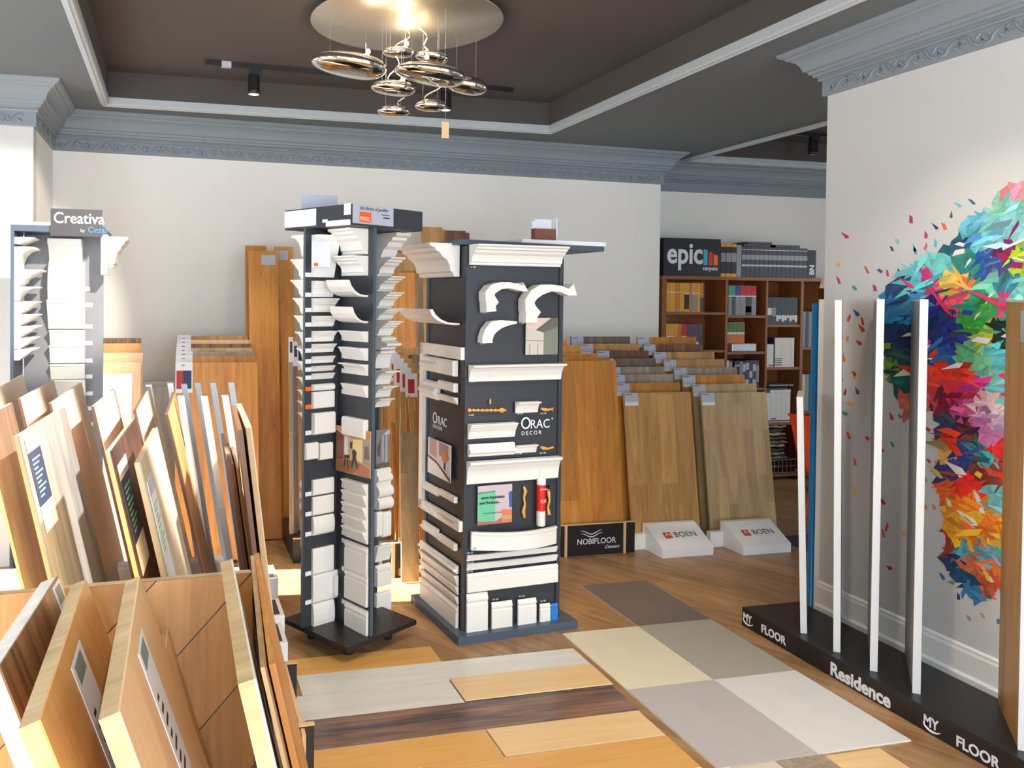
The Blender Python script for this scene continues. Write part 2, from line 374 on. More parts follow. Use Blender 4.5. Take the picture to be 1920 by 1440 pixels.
# ================================================================ MOULDING SAMPLES
PR = {
 'crown': [(0, 0), (.16, 0), (.2, .06), (.2, .12), (.3, .16), (.33, .34), (.42, .5), (.58, .6), (.66, .72), (.8, .78), (.82, .86), (.96, .9), (1, .94), (1, 1), (0, 1)],
 'cove': [(0, 0), (.10, 0), (.14, .12), (.2, .34), (.34, .6), (.56, .8), (.8, .88), (1, .9), (1, 1), (0, 1)],
 'scoop': [(0, 0), (.2, 0), (.5, .1), (.75, .3), (.92, .6), (1, 1), (.9, 1), (.8, .66), (.62, .36), (.4, .18), (.14, .12), (0, .12)],
 'skirt': [(0, 0), (.8, 0), (.85, .03), (.85, .72), (.55, .76), (.6, .8), (.9, .83), (.9, .88), (.5, .94), (.3, 1), (0, 1)],
 'rail': [(0, 0), (.4, 0), (.55, .08), (.5, .18), (.7, .24), (1, .36), (1, .52), (.75, .62), (.5, .7), (.6, .8), (.6, .9), (.35, 1), (0, 1)],
 'flat': [(0, 0), (.7, .0), (1, .06), (1, .9), (.8, 1), (0, 1)],
 'slope': [(0, 0), (.25, 0), (.3, .1), (.9, .86), (1, .9), (1, 1), (0, 1)],
 'bulge': [(0, 0), (.5, 0), (.8, .1), (1, .35), (1, .6), (.8, .86), (.5, 1), (0, 1)],
}
def sample(par, off, p, a, x0, x1, y0, y1, d, kind, lab=None, labmat=None, nside=1, name='moulding_sample', mat=None, tags=True, foot=0.):
    """one moulding offcut screwed to the panel face through p (plan) with direction a; px window on that face"""
    ym, xm = (y0+y1)/2, (x0+x1)/2
    A, B = atv(x0, ym, p, a), atv(x1, ym, p, a); z1, z0 = atv(xm, y0, p, a).z, atv(xm, y1, p, a).z
    t = Vector((cos(a), sin(a), 0)); n = Vector((sin(a), -cos(a), 0))*nside
    s0 = (A-Vector((*p, 0))).dot(t); s1 = (B-Vector((*p, 0))).dot(t)
    if s0 > s1: s0, s1 = s1, s0
    base = Vector((*p, 0))+n*off-par.location
    mb = MB(); mb.prism([base+n*(dd*d)+Vector((0, 0, z0+zz*(z1-z0))) for dd, zz in PR[kind]], t*s0, t*s1)
    o = mb.build(name, mat or WHT, par)
    if tags:
        lb = MB(); ls = s0-.035 if lab != 'R' else s1+.002
        zz = z0 if kind not in ('skirt',) else z1-.022
        if lab: 
            q = base+n*.001; lb.prism([q+t*ls+Vector((0, 0, zz)), q+t*(ls+.033)+Vector((0, 0, zz)), q+t*(ls+.033)+Vector((0, 0, zz+.02)), q+t*ls+Vector((0, 0, zz+.02))], (0, 0, 0), n*.002)
            lb.build('price_label', labmat or CARD, o)
    return o

# ---- tall rotating display (square top box, crossed panels)
def rot_pt(c, ang, r): return (c[0]+r*cos(R(ang)), c[1]+r*sin(R(ang)))
NC = (.778, 3.88); NB = (.84, 3.845)
nm = thing('moulding_display', 'tall dark rotating display of white cornice samples with square top box', 'display stand', (NB[0], NB[1], 0))
L0 = nm.location
def sq(c, r, a0): return [Vector((*rot_pt(c, a0+90*k, r), 0)) for k in range(4)]
bp = MB(); bp.X = Matrix.Translation(-L0)
bp.prism(sq(NB, .322, -104), (0, 0, .068), (0, 0, .09)); bp.build('base_plate', BLK, nm)
bp = MB(); bp.X = Matrix.Translation(-L0)
bp.prism(sq(NB, .20, -104), (0, 0, .05), (0, 0, .068))
bp.build('turntable', BLK, nm)
for k in range(4):
    c = rot_pt(NB, -104+90*k, .185)
    mb = MB(); mb.X = Matrix.Translation(-L0)
    mb.lathe([(0, .0), (.02, 0), (.022, .01), (.022, .05), (.014, .068), (0, .068)], (c[0], c[1], 0), 12); mb.build('caster', BLK, nm)
for ang, ln in ((205, .2), (-65, .275), (25, .25), (115, .25)):
    t = Vector((cos(R(ang)), sin(R(ang)), 0)); n = Vector((-t.y, t.x, 0))*.008; c = Vector((*NC, 0))
    mb = MB(); mb.X = Matrix.Translation(-L0)
    mb.prism([c-n, c+t*ln-n, c+t*ln+n, c+n], (0, 0, .09), (0, 0, 1.97)); mb.build('display_panel', ANTH, nm)
    mb = MB(); mb.X = Matrix.Translation(-L0)
    mb.prism([c+t*ln-n, c+t*(ln+.0015)-n, c+t*(ln+.0015)+n, c+t*ln+n], (0, 0, .09), (0, 0, 1.97)); mb.build('edge_band', ANTHB, nm)
mb = MB(); mb.X = Matrix.Translation(-L0)
o4, i4 = sq(NB, .330, -104), sq(NB, .314, -104)
for k in range(4): mb.prism([o4[k], o4[(k+1) % 4], i4[(k+1) % 4], i4[k]], (0, 0, 1.966), (0, 0, 2.06))
mb.prism(i4, (0, 0, 1.966), (0, 0, 1.974))
tb = mb.build('top_box', ANTH, nm)
# sign plates on the box faces
aR, aL = R(31), R(-59)
Fc, Lc, Rc = o4[0], o4[3], o4[1]
def plate(p, a, s0, s1, z0, z1, mat, par, name, off=.002, th=.002):
    t = Vector((cos(a), sin(a), 0)); n = Vector((sin(a), -cos(a), 0)); q = Vector(p)-par.location if par.parent is None else Vector(p)-L0
    q = Vector((q.x, q.y, 0))+n*off
    return MB().prism([q+t*s0+Vector((0, 0, z0)), q+t*s1+Vector((0, 0, z0)), q+t*s1+Vector((0, 0, z1)), q+t*s0+Vector((0, 0, z1))], (0, 0, 0), n*th).build(name, mat, par)
sp = plate(Fc, aR, .004, .262, 1.975, 2.06, GCARD, nm, 'brand_sign')
def onface(p, a, s, z, off): t = Vector((cos(a), sin(a), 0)); n = Vector((sin(a), -cos(a), 0)); q = Vector((p[0], p[1], 0))-Vector((L0.x, L0.y, 0)); return q+t*s+n*off+Vector((0, 0, z))
plate(Fc, aR, .045, .118, 1.982, 2.028, ORNG, nm, 'logo_square', off=.0042, th=.001)
text('nmc', .036, CARD, nm, onface(Fc, aR, .048, 1.990, .0056), Rf(aR))
text('the library of profiles', .022, INK, nm, onface(Fc, aR, .045, 2.038, .0046), Rf(aR), shear=.5, sx=.95)
plate(Fc, aR, .185, .235, 2.022, 2.0255, INK, nm, 'printed_line', off=.0042, th=.001); plate(Fc, aR, .195, .235, 2.008, 2.013, INK, nm, 'printed_line', off=.0042, th=.001)
plate(Fc, aL, -.225-.24+.0, -.235, 1.976, 2.054, CARD, nm, 'white_sign')
plate(Fc, aL, -.045, -.002, 2.012, 2.062, WHT, nm, 'white_tab'); plate(Fc, aL, -.155, -.004, 1.966, 1.990, WHT, nm, 'moulding_strip', th=.012)
plate(Fc, aL, -.19, -.155, 1.986, 2.0, CARD, nm, 'price_label')
mb = MB(); mb.X = Matrix.Translation(-L0); p = Vector((*rot_pt(NB, 130, .2), 0))
mb.box((p.x-.10, p.y-.002, 2.06), (p.x+.08, p.y+.002, 2.15)); mb.build('standing_card', GCARD, nm)
A, B, Cc = R(25), R(-65), R(25)
plate((NC[0]-cos(A)*.2, NC[1]-sin(A)*.2, 0), A, -.01, .088, 1.785, 1.905, CARD, nm, 'white_card', off=.072, th=.01)
plate((NC[0]-cos(A)*.2, NC[1]-sin(A)*.2, 0), A, -.005, .018, 1.79, 1.803, ORNG, nm, 'logo_square', off=.0825, th=.001)
cA = [(442, 520, .07, 'slope'), (527, 557, .035, 'crown'), (559, 585, .06, 'crown'), (592, 612, .05, 'crown'), (620, 640, .045, 'crown'), (644, 660, .04, 'crown'), (667, 680, .03, 'crown'),
      (685, 695, .03, 'slope'), (699, 710, .025, 'slope'), (719, 731, .025, 'bulge'), (733, 764, .02, 'flat'), (772, 812, .028, 'flat'), (896, 925, .016, 'flat'), (928, 962, .014, 'flat'),
      (965, 999, .022, 'bulge'), (1024, 1072, .014, 'flat'), (1126, 1176, .022, 'bulge')]
for i, (y0, y1, d, k) in enumerate(cA): sample(nm, .008, NC, A, 582, 621, y0, y1, d, k, 'L', ORNG if i in (9, 10) else None)
o = sample(nm, .008, NC, A, 582, 628, 1072, 1124, .015, 'flat', 'L'); sample(nm, .022, NC, B, 632, 641, 1076, 1112, .018, 'flat', None)
for x0, x1 in ((569, 591), (594, 618)): sample(nm, .008, NC, A, x0, x1, 829, 860, .02, 'flat', None, name='sample_box')
cB = [(431, 478, .11, 'crown'), (481, 517, .09, 'crown'), (526, 557, .12, 'scoop'), (575, 605, .10, 'scoop'), (620, 640, .05, 'slope'), (651, 674, .05, 'slope'), (681, 702, .05, 'cove'), (720, 742, .035, 'slope'), (783, 818, .03, 'flat'),
      (901, 922, .035, 'slope'), (922, 945, .035, 'slope'), (944, 967, .035, 'slope'), (967, 990, .035, 'slope'), (989, 1012, .035, 'slope'), (1018, 1072, .016, 'skirt'), (1072, 1128, .016, 'skirt'), (1135, 1192, .016, 'skirt')]
for i, (y0, y1, d, k) in enumerate(cB): sample(nm, .008, NC, B, 652, 693, y0, y1, d, k, 'L')
cC = [(440, 500, .17, 'crown'), (484, 519, .13, 'crown'), (519, 547, .13, 'crown'), (548, 578, .12, 'crown'), (578, 600, .11, 'crown'), (601, 629, .11, 'crown'), (630, 655, .10, 'rail'), (657, 690, .05, 'cove'), (693, 720, .09, 'cove'), (722, 744, .07, 'cove'), (746, 762, .05, 'cove'),
      (877, 908, .035, 'rail'), (908, 929, .04, 'bulge'), (930, 952, .04, 'bulge'), (1020, 1050, .03, 'slope'), (1057, 1095, .03, 'skirt'), (1108, 1150, .02, 'flat')]
for i, (y0, y1, d, k) in enumerate(cC): sample(nm, .008, NC, Cc, 700, 727, y0, y1, d, k, None)
for x0, x1 in ((700, 711), (712, 727)): sample(nm, .008, NC, Cc, x0, x1, 958, 1004, .02, 'flat', None, name='sample_box')
for y0, y1, d, k in [(441, 482, .10, 'cove'), (486, 524, .11, 'crown'), (525, 557, .11, 'crown'), (559, 588, .09, 'crown'), (592, 619, .08, 'crown'), (622, 650, .07, 'cove'), (653, 674, .06, 'cove'), (677, 700, .05, 'cove'), (707, 722, .06, 'cove'), (731, 748, .05, 'cove'), (752, 766, .05, 'cove'), (774, 787, .05, 'cove'), (899, 914, .03, 'bulge'), (920, 934, .03, 'bulge'), (940, 954, .03, 'bulge'), (965, 1026, .02, 'flat'), (1044, 1102, .02, 'flat'), (1120, 1172, .02, 'flat')]:
    sample(nm, .008, NC, A, 570, 612, y0, y1, d, k, None, nside=-1)
# photo panels on the display: a warm room with furniture, a grey facade
def photo(par, P, u, v, base, shapes, name='photo_panel', th=.004):
    """P: 4 corners' origin (lower left), u: width vector, v: height vector; shapes: (polygon in 0..1, material)"""
    n = u.cross(v).normalized(); mb = MB(); mats = [base]
    mb.prism([P, P+u, P+u+v, P+v], (0, 0, 0), n*th)
    o = mb.build(name, base, par)
    grp = MB(); ms = []
    for k, (poly, m) in enumerate(shapes):
        if m not in ms: ms.append(m)
        q = [P+u*a+v*b+n*(th+.0003+.00006*k) for a, b in poly]; grp.add(q, [tuple(range(len(q)))], ms.index(m))
    g = grp.build('printed_picture', ms, o); return o
pc = lambda *c: M('print_%d_%d_%d' % c, c, .4)
P1 = Vector((NC[0]+cos(A)*-.035, NC[1]+sin(A)*-.035, 0)); Pe = Vector((NC[0]+cos(B)*.272+sin(B)*.012, NC[1]+sin(B)*.272-cos(B)*.012, 0))
zt_, zb_ = 1.075, .80
q0 = P1-L0+Vector((.018, -.03, .82)); 
uvec = Vector((Pe.x-P1.x-.018, Pe.y-P1.y+.03-.01, 0)); 
photo(nm, q0, uvec, Vector((0, 0, .215)), pc(206, 168, 128), [
    ([(0, 1), (1, .98), (1, .78), (.55, .76), (0, .94)], pc(190, 132, 84)), ([(.5, .76), (.78, .8), (.78, .3), (.5, .34)], pc(240, 212, 140)),
    ([(.0, .92), (.24, .8), (.24, .3), (0, .2)], pc(120, 72, 60)), ([(.26, .78), (.36, .78), (.36, .4), (.26, .4)], pc(206, 222, 232)),
    ([(.78, .8), (1, .84), (1, .22), (.78, .3)], pc(168, 150, 138)), ([(.84, .66), (.95, .68), (.97, .4), (.82, .38)], pc(116, 96, 84)),
    ([(0, .26), (.5, .3), (.78, .26), (.6, .02), (0, 0)], pc(150, 104, 70)), ([(.5, .02), (1, 0), (1, .2), (.76, .27)], pc(186, 118, 82)),
    ([(.26, .38), (.42, .40), (.41, .33), (.36, .33), (.38, .1), (.36, .1), (.33, .33), (.30, .33), (.28, .12), (.26, .12)], pc(64, 44, 38)),
    ([(.48, .5), (.54, .56), (.62, .5), (.6, .38), (.66, .14), (.62, .14), (.56, .32), (.5, .14), (.46, .14), (.5, .36)], pc(58, 42, 38)),
    ([(.42, .68), (.5, .72), (.48, .54), (.42, .56)], pc(70, 60, 48))], 'photo_board')
t = Vector((cos(Cc), sin(Cc), 0)); n = Vector((sin(Cc), -cos(Cc), 0)); a0 = atv(702, 876, NC, Cc); a1 = atv(727, 866, NC, Cc); zt1 = atv(702, 806, NC, Cc).z
photo(nm, Vector((a0.x, a0.y, a0.z))+n*.009-L0, t*((a1-a0).dot(t)), Vector((0, 0, zt1-a0.z)), pc(128, 124, 122), [
    ([(0, .1), (1, .1), (1, 0), (0, 0)], pc(96, 88, 84)), ([(.45, .15), (.55, .15), (.55, .85), (.45, .85)], pc(178, 176, 176)), ([(.7, .1), (.82, .1), (.82, .9), (.7, .9)], pc(172, 170, 172)),
    ([(.05, .5), (.3, .75), (.3, .3), (.1, .3)], pc(86, 80, 78)), ([(.6, .9), (1, .98), (1, .86), (.6, .84)], pc(190, 190, 192))])

# ---- second display (dark square column with flat tilted top)
OC = (1.365, 3.705); FA = R(6); LA = R(96)
orc = thing('moulding_display', 'dark square column display with flat overhanging top and white mouldings', 'display stand', (1.6, 3.95, 0))
L0 = orc.location
ft = Vector((cos(FA), sin(FA), 0)); fn = Vector((sin(FA), -cos(FA), 0)); bt_ = Vector((-sin(FA), cos(FA), 0)); c0 = Vector((*OC, 0))
def ob(name, s0, s1, t0, t1, z0, z1, mat, par=orc):
    mb = MB(); mb.X = Matrix.Translation(-L0)
    q = [c0+ft*a+bt_*b for a, b in ((s0, t0), (s1, t0), (s1, t1), (s0, t1))]; mb.prism(q, (0, 0, z0), (0, 0, z1)); return mb.build(name, mat, par)
ob('base_plate', -.05, .61, -.06, .53, .0, .04, ANTHB)
ob('column_body', .008, .532, .010, .465, .04, 1.90, ANTH)
for s in (0, .518):
    for q in (0, .453): ob('corner_post', s, s+.022, q, q+.022, .04, 1.90, ANTHB if (s, q) == (0, .453) else ANTH)
mb = MB(); mb.X = Matrix.Translation(-L0); P0 = Vector((1.325, 3.69, 0)); ta = R(17)
u = Vector((cos(ta), sin(ta), 0)); v = Vector((-sin(R(6)), cos(R(6)), 0))
mb.prism([P0, P0+u*.96, P0+u*.96+v*.86, P0+v*.86], (0, 0, 1.905), (0, 0, 1.93)); mb.build('top_board', ANTHB, orc)
F = lambda *a, **k: sample(orc, .008, OC, FA, *a, **k)
for x0, x1, y0, y1, d, k in [(878, 1046, 462, 499, .10, 'crown'), (877, 1049, 682, 713, .06, 'cove'), (964, 1006, 752, 773, .04, 'cove'), (875, 962, 792, 820, .045, 'crown'), (875, 960, 830, 853, .035, 'rail'),
       (963, 1003, 833, 848, .03, 'cove'), (873, 1044, 859, 901, .045, 'cove'), (873, 1041, 1031, 1042, .016, 'slope'), (873, 1041, 1047, 1059, .016, 'slope'), (873, 1042, 1065, 1099, .016, 'skirt'),
       (872, 911, 1110, 1186, .016, 'skirt'), (919, 957, 1126, 1180, .014, 'skirt'), (968, 1002, 1121, 1171, .014, 'skirt'), (1009, 1028, 1130, 1166, .014, 'skirt')]:
    o = F(x0, x1, y0, y1, d, k, tags=False)
F(1029, 1042, 1130, 1166, .014, 'skirt', mat=BLUEP, tags=False)
def fpt(x, y, off=.01, p=OC, a=FA): 
    q = atv(x, y, p, a); return q+Vector((sin(a), -cos(a), 0))*off-L0
# curved skirting sample
A0 = fpt(880, 1012); A1 = fpt(1039, 1000); mb = MB(); pts = []
for z0, z1, dd in ((0, .078, .012), (.078, .088, .018)):
    vs = []; N_ = 14
    for i in range(N_+1):
        s_ = i/N_; c = A0.lerp(A1, s_); bow = .055*sin(pi*s_)
        for off, z in ((bow, z0), (bow+dd, z0), (bow+dd, z1), (bow, z1)): vs.append(c+fn*off+Vector((0, 0, -.045+z)))
    mb.add(vs, [(i*4+k, i*4+(k+1) % 4, i*4+4+(k+1) % 4, i*4+4+k) for i in range(N_) for k in range(4)]+[(3, 2, 1, 0), (N_*4, N_*4+1, N_*4+2, N_*4+3)])
mb.build('curved_skirting', WHT, orc)
# curved brackets seen in profile
def bracket(pts, w, depth, name='curved_bracket'):
    pp = [fpt(x, y, .0) for x, y in pts]; mb = MB(); k = len(pp); vs = []
    for i, p in enumerate(pp):
        t_ = (pp[min(i+1, k-1)]-pp[max(i-1, 0)]).normalized(); nn = fn.cross(t_).normalized()
        ww = w[i]
        vs += [p+nn*ww/2, p-nn*ww/2, p-nn*ww/2+fn*depth, p+nn*ww/2+fn*depth]
    mb.add(vs, [(i*4+q, i*4+(q+1) % 4, i*4+4+(q+1) % 4, i*4+4+q) for i in range(k-1) for q in range(4)]+[(3, 2, 1, 0), (k*4-4, k*4-3, k*4-2, k*4-1)])
    return mb.build(name, WHT, orc)
bracket([(909, 584), (908, 572), (911, 568), (907, 560), (906, 550), (912, 542), (926, 536), (942, 535), (956, 538), (968, 541), (972, 538)], [.052, .05, .066, .055, .05, .046, .034, .028, .03, .03, .05], .07)
bracket([(983, 604), (983, 592), (987, 587), (981, 577), (980, 564), (988, 552), (1002, 543), (1020, 540), (1038, 542), (1052, 548), (1064, 543)], [.066, .064, .08, .06, .052, .052, .05, .034, .03, .034, .06], .07)
bracket([(905, 642), (905, 634), (909, 622), (917, 612), (930, 607), (945, 605), (960, 604)], [.055, .055, .056, .058, .04, .022, .01], .05)
# gilded ornaments
mb = MB()
for i in range(26):
    x = 879+i*2.7; r = .006+.003*(i % 3 == 0)
    if i in (0,): r = .012
    if i in (22, 23): r = .013
    q = fpt(x, 769-.0*i, .006); mb.lathe([(0, -r), (r*.8, -r*.5), (r, 0), (r*.8, r*.5), (0, r)], q, 8)
for x, y in ((918, 751), (918, 755)): mb.lathe([(0, -.012), (.006, 0), (0, .012)], fpt(x, y, .006), 8)
mb.build('gilded_ornament', GOLD, orc)
for pts in ([(1013, 766), (1020, 768), (1028, 768), (1036, 765), (1034, 770)], [(1012, 838), (1018, 840), (1026, 841), (1036, 838)], [(981, 912), (984, 920), (981, 932), (983, 945), (980, 958), (982, 970)], [(1028, 908), (1027, 922), (1029, 938), (1026, 950), (1028, 964)]):
    MB().tube([fpt(x, y, .006) for x, y in pts], [.006+.004*((i*7) % 3 == 1) for i in range(len(pts))], 7).build('gilded_ornament', GOLD, orc)
# adhesive cartridge
q = fpt(1009, 983, .024); ca = bpy.data.objects.new('adhesive_cartridge', None)
mb = MB().lathe([(0, 0), (.020, 0), (.0225, .004), (.0225, .235), (.019, .245), (.008, .248), (.006, .262), (.007, .275), (0, .277)], q, 20)
cart = mb.build('adhesive_cartridge', WHT, orc)
mb = MB().lathe([(.0229, .075), (.0229, .205)], q, 20); mb.build('red_label', M('red_label', (216, 30, 24), .4), cart)
lz = Vector((q.x, q.y, q.z))+fn*.0235
text('EXTRA', .014, CARD, orc, lz-ft*.02+Vector((0, 0, .18)), Rf(FA)); text('FIX', .024, CARD, orc, lz-ft*.017+Vector((0, 0, .118)), Rf(FA))
# wording and pictures on the column
def ftext(s, x, y, size, mat=CARD, p=OC, a=FA, **k): q = atv(x, y, p, a)+Vector((sin(a), -cos(a), 0))*.0146-L0; return text(s, size, mat, orc, q, Rf(a), **k)
ftext('O', 973, 804, .085, sx=.85); ftext('RAC', 991, 802.5, .062, sx=.92); ftext('DECOR', 974.5, 815, .027, space=1.42); ftext('®', 1031, 786, .014)
q0, q1, q2 = fpt(893, 984, .009), fpt(957, 980, .009), fpt(893, 911, .009)
photo(orc, q0, ft*((q1-q0).dot(ft)), Vector((0, 0, q2.z-q0.z)), pc(198, 182, 186), [([(0, .84), (.52, .84), (.5, .06), (0, .1)], pc(108, 190, 150)), ([(0, .1), (.5, .06), (1, .3), (1, 0), (0, 0)], pc(168, 112, 92)),
    ([(.72, .02), (1, .02), (1, .34), (.7, .36)], pc(226, 120, 84)), ([(.72, .1), (1, .1), (1, .2), (.72, .2)], pc(170, 170, 120)), ([(.9, .8), (1, .82), (1, .4), (.92, .4)], pc(62, 92, 160)), ([(0, .84), (.5, .86), (.5, .82), (0, .8)], pc(70, 150, 112))], 'leaflet')
ftext('more Inspiration', 899, 935, .019, INK, shear=.3, bold=.0005); ftext('and Products...', 896, 945, .019, INK, shear=.3, bold=.0005)
ftext('www.oracdecor.com', 903, 963, .012, M('green_ink', (40, 120, 80)))
q0, q1, q2 = fpt(983, 665, .009), fpt(1043, 665, .009), fpt(983, 596, .009)
photo(orc, q0, ft*((q1-q0).dot(ft)), Vector((0, 0, q2.z-q0.z)), pc(196, 190, 178), [([(0, 1), (.78, 1), (.4, .68), (0, .72)], pc(214, 190, 178)), ([(.78, 1), (1, 1), (1, .76), (.55, .60), (.3, .67)], pc(96, 92, 88)), ([(.55, .6), (1, .76), (1, 0), (.55, 0)], pc(120, 124, 112)),
    ([(0, .4), (.55, .38), (.55, .36), (0, .38)], pc(140, 136, 128)), ([(.1, .3), (.14, .3), (.14, 0), (.1, 0)], pc(160, 154, 144)), ([(.36, .3), (.39, .3), (.39, 0), (.36, 0)], pc(160, 154, 144))])
# product numbers: small white captions
for x, y, s in ((880, 502, 'C 308'), (898, 587, 'C 230'), (971, 607, 'C 240'), (898, 645, 'C 214'), (878, 716, 'C 355'), (876, 779, 'G 300'), (966, 776, 'CX 109'), (1010, 776, 'CX 199'), (876, 823, 'C 217'), (876, 856, 'C 200'), (964, 851, 'CX 106'), (1009, 850, 'CX 190'), (876, 904, 'C 331'), (881, 998, 'SX 118'), (873, 1037, 'DX 157'), (873, 1056, 'DX 163'), (873, 1072, 'SX 137'), (873, 1108, 'SX 180'), (921, 1124, 'SX 165'), (970, 1118, 'SX 118'), (1010, 1127, 'SX 155')):
    ftext(s, x, y, .011, CARD, name='caption')
text('ORAC', .011, NAVY, orc, fpt(882, 1027, .03), Rf(FA), name='caption')
# left face
LF = lambda *a, **k: sample(orc, .004, OC, LA, *a, nside=1, tags=False, **k)
def lsam(x0, x1, y0l, y0r, y1l, y1r, d, k):
    """sample on the left face: own heights at both ends averaged in 3-D"""
    p0, p1 = atv(x0, y0l, OC, LA), atv(x1, y0r, OC, LA); b0, b1 = atv(x0, y1l, OC, LA), atv(x1, y1r, OC, LA)
    z1 = (p0.z+p1.z)/2; z0 = (b0.z+b1.z)/2; ln = Vector((-cos(FA), -sin(FA), 0))
    s0 = (p0-c0).dot(bt_); s1 = (p1-c0).dot(bt_); base = c0+ln*.0-L0
    mb = MB(); mb.prism([base+ln*(dd*d)+Vector((0, 0, z0+zz*(z1-z0))) for dd, zz in PR[k]], bt_*s1, bt_*s0)
    return mb.build('moulding_sample', WHT, orc)
lsam(797, 862, 461, 461, 522, 518, .16, 'crown'); lsam(800, 862, 572, 586, 606, 608, .16, 'scoop')
for args in [(797, 826, 668, 668, 694, 698, .035, 'rail'), (828, 859, 671, 676, 699, 706, .03, 'flat'), (797, 826, 710, 716, 742, 750, .04, 'rail'), (829, 859, 713, 718, 728, 736, .025, 'flat'), (828, 859, 738, 745, 749, 759, .025, 'slope'),
             (797, 824, 900, 916, 915, 931, .03, 'rail'), (826, 858, 916, 931, 926, 943, .02, 'flat'), (797, 824, 938, 956, 954, 970, .03, 'rail'), (826, 858, 958, 975, 966, 981, .02, 'flat'), (797, 824, 975, 992, 993, 1009, .03, 'rail'), (826, 858, 1003, 1016, 1012, 1032, .02, 'flat'),
             (792, 860, 1012, 1062, 1024, 1078, .03, 'rail'), (792, 860, 1030, 1078, 1052, 1094, .025, 'slope'), (792, 860, 1052, 1096, 1064, 1114, .02, 'slope'), (792, 860, 1068, 1116, 1080, 1132, .02, 'slope'), (792, 860, 1082, 1134, 1130, 1182, .018, 'skirt')]:
    lsam(*args[:8])
mb = MB(); mb.X = Matrix.Translation(-L0); ln = Vector((-cos(FA), -sin(FA), 0))
zt_ = atv(795, 641, OC, LA).z; zb_ = .52; s1 = (atv(793, 700, OC, LA)-c0).dot(bt_)
for sa, sb, za, zb2 in ((s1-.045, s1, zb_, zt_), (.01, s1, zt_-.06, zt_), (.01, s1, zb_, zb_+.05)):
    q = [c0+bt_*sa, c0+bt_*sb, c0+bt_*sb+ln*.02, c0+bt_*sa+ln*.02]; mb.prism(q, (0, 0, za), (0, 0, zb2))
mb.build('panel_frame', WHT, orc)
def ltext(s, x, y, size, **k):
    a = LA+pi; q = atv(x, y, OC, LA)+Vector((-cos(FA), -sin(FA), 0))*.012-L0; return text(s, size, CARD, orc, q, Rf(a), **k)
mb = MB()
ltext('O', 815, 792, .085, sx=.85); ltext('RAC', 824.5, 795, .062, sx=.92); ltext('DECOR', 815.5, 801, .027, space=1.42)
q0 = atv(807, 884, OC, LA)+ln*.012-L0; q1 = atv(850, 884, OC, LA)+ln*.012-L0; zz = atv(807, 818, OC, LA).z-atv(807, 884, OC, LA).z
photo(orc, q0-Vector((0, 0, 0)), Vector((q1.x-q0.x, q1.y-q0.y, 0)), Vector((0, 0, zz)), pc(214, 212, 216), [([(.1, 1), (.4, 1), (.4, .5), (.1, .55)], pc(196, 160, 150)), ([(.5, 1), (.9, .95), (.9, .6), (.5, .6)], pc(160, 140, 140)), ([(0, .5), (.4, .42), (1, .1), (1, .0), (.4, .36), (0, .46)], pc(90, 60, 50)),
    ([(.6, .7), (.75, .8), (.95, .66), (.85, .48), (.65, .5)], pc(208, 138, 86)), ([(.72, .48), (.8, .48), (.8, .26), (.72, .3)], pc(70, 44, 38)), ([(.0, .42), (.4, .36), (.9, 0), (0, 0)], pc(236, 234, 236))])
# leaflets and holder on the flat top
t = thing('leaflet_holder', 'white leaflets in a brown card holder on the dark column display', 'leaflet holder', tuple(atv(1022, 452, (1.95, 4.1), R(5)))[:2]+(1.935,), R(6))
MB().box((-.075, -.02, 0), (.055, .02, .072)).build('holder', M('brown_card', (132, 76, 60), .6), t)
MB().box((-.07, .021, 0), (.045, .024, .115)).build('leaflet', CARD, t); MB().box((-.05, .026, 0), (.062, .03, .128)).build('leaflet', CARD, t); MB().box((.056, -.02, 0), (.064, .045, .132)).build('leaflet', CARD, t)
t = MB().box((-.30, -.10, 0), (.22, .12, .022)).build('white_sample_board', WHT2); t.location = (t0 := atv(1050, 458, (2.0, 4.02), R(8))).x, t0.y, 1.931
t.rotation_euler = (0, 0, R(8)); tag(t, 'flat white sample board lying on top of the dark column display', 'sample board')
bpy.data.objects['leaflet_holder'].location.z = 1.955

# ================================================================ FLOOR SAMPLES
def flat_sample(name, x0, y0, x1, y1, z, mat, label, cat='floor sample', group=None, h=.005, rz=0.):
    o = thing(name, label, cat, (x0, y0, z), rz, group)
    MB().box((0, 0, 0), (x1-x0, y1-y0, h*.6)).build('backing', M('sample_backing', (226, 208, 178), .6), o)
    MB().box((.001, .001, h*.6), (x1-x0-.001, y1-y0-.001, h)).build('decor_layer', mat, o); return o
for (x0, y0, x1, y1, m, z, lb) in [
    (-.10, 3.497, 1.19, 3.66, W['pOak'], 0, 'honey coloured vinyl plank on the floor, farthest of the laid planks'),
    (.528, 3.318, 1.84, 3.493, W['pGrey'], 0, 'pale grey vinyl plank on the floor in front of the two displays'),
    (-.15, 3.118, 1.163, 3.314, W['pGrey'], 0, 'pale grey vinyl plank lying nearer, left of the light oak plank'),
    (1.168, 3.126, 1.836, 3.322, W['pLight'], .004, 'short light oak vinyl plank lying over the pale grey planks'),
    (.505, 2.905, 1.826, 3.116, W['pDark'], 0, 'dark rust patterned vinyl plank between oak planks on the floor'),
    (-.14, 2.716, 1.165, 2.9, W['pOak'], 0, 'honey vinyl plank left of the seam below the dark plank'),
    (1.17, 2.716, 1.818, 2.902, W['pLight'], .0015, 'light oak vinyl plank right of the seam below the dark plank'),
    (.50, 2.50, 1.82, 2.712, W['pOak'], 0, 'honey vinyl plank, nearest whole one to the camera'),
    (.50, 2.29, 1.45, 2.488, W['pOak'], 0, 'honey vinyl plank cut off by the lower picture edge')]:
    flat_sample('vinyl_plank', x0, y0, x1, y1, z, m, lb, 'floor plank', 'vinyl planks laid on the shop floor')
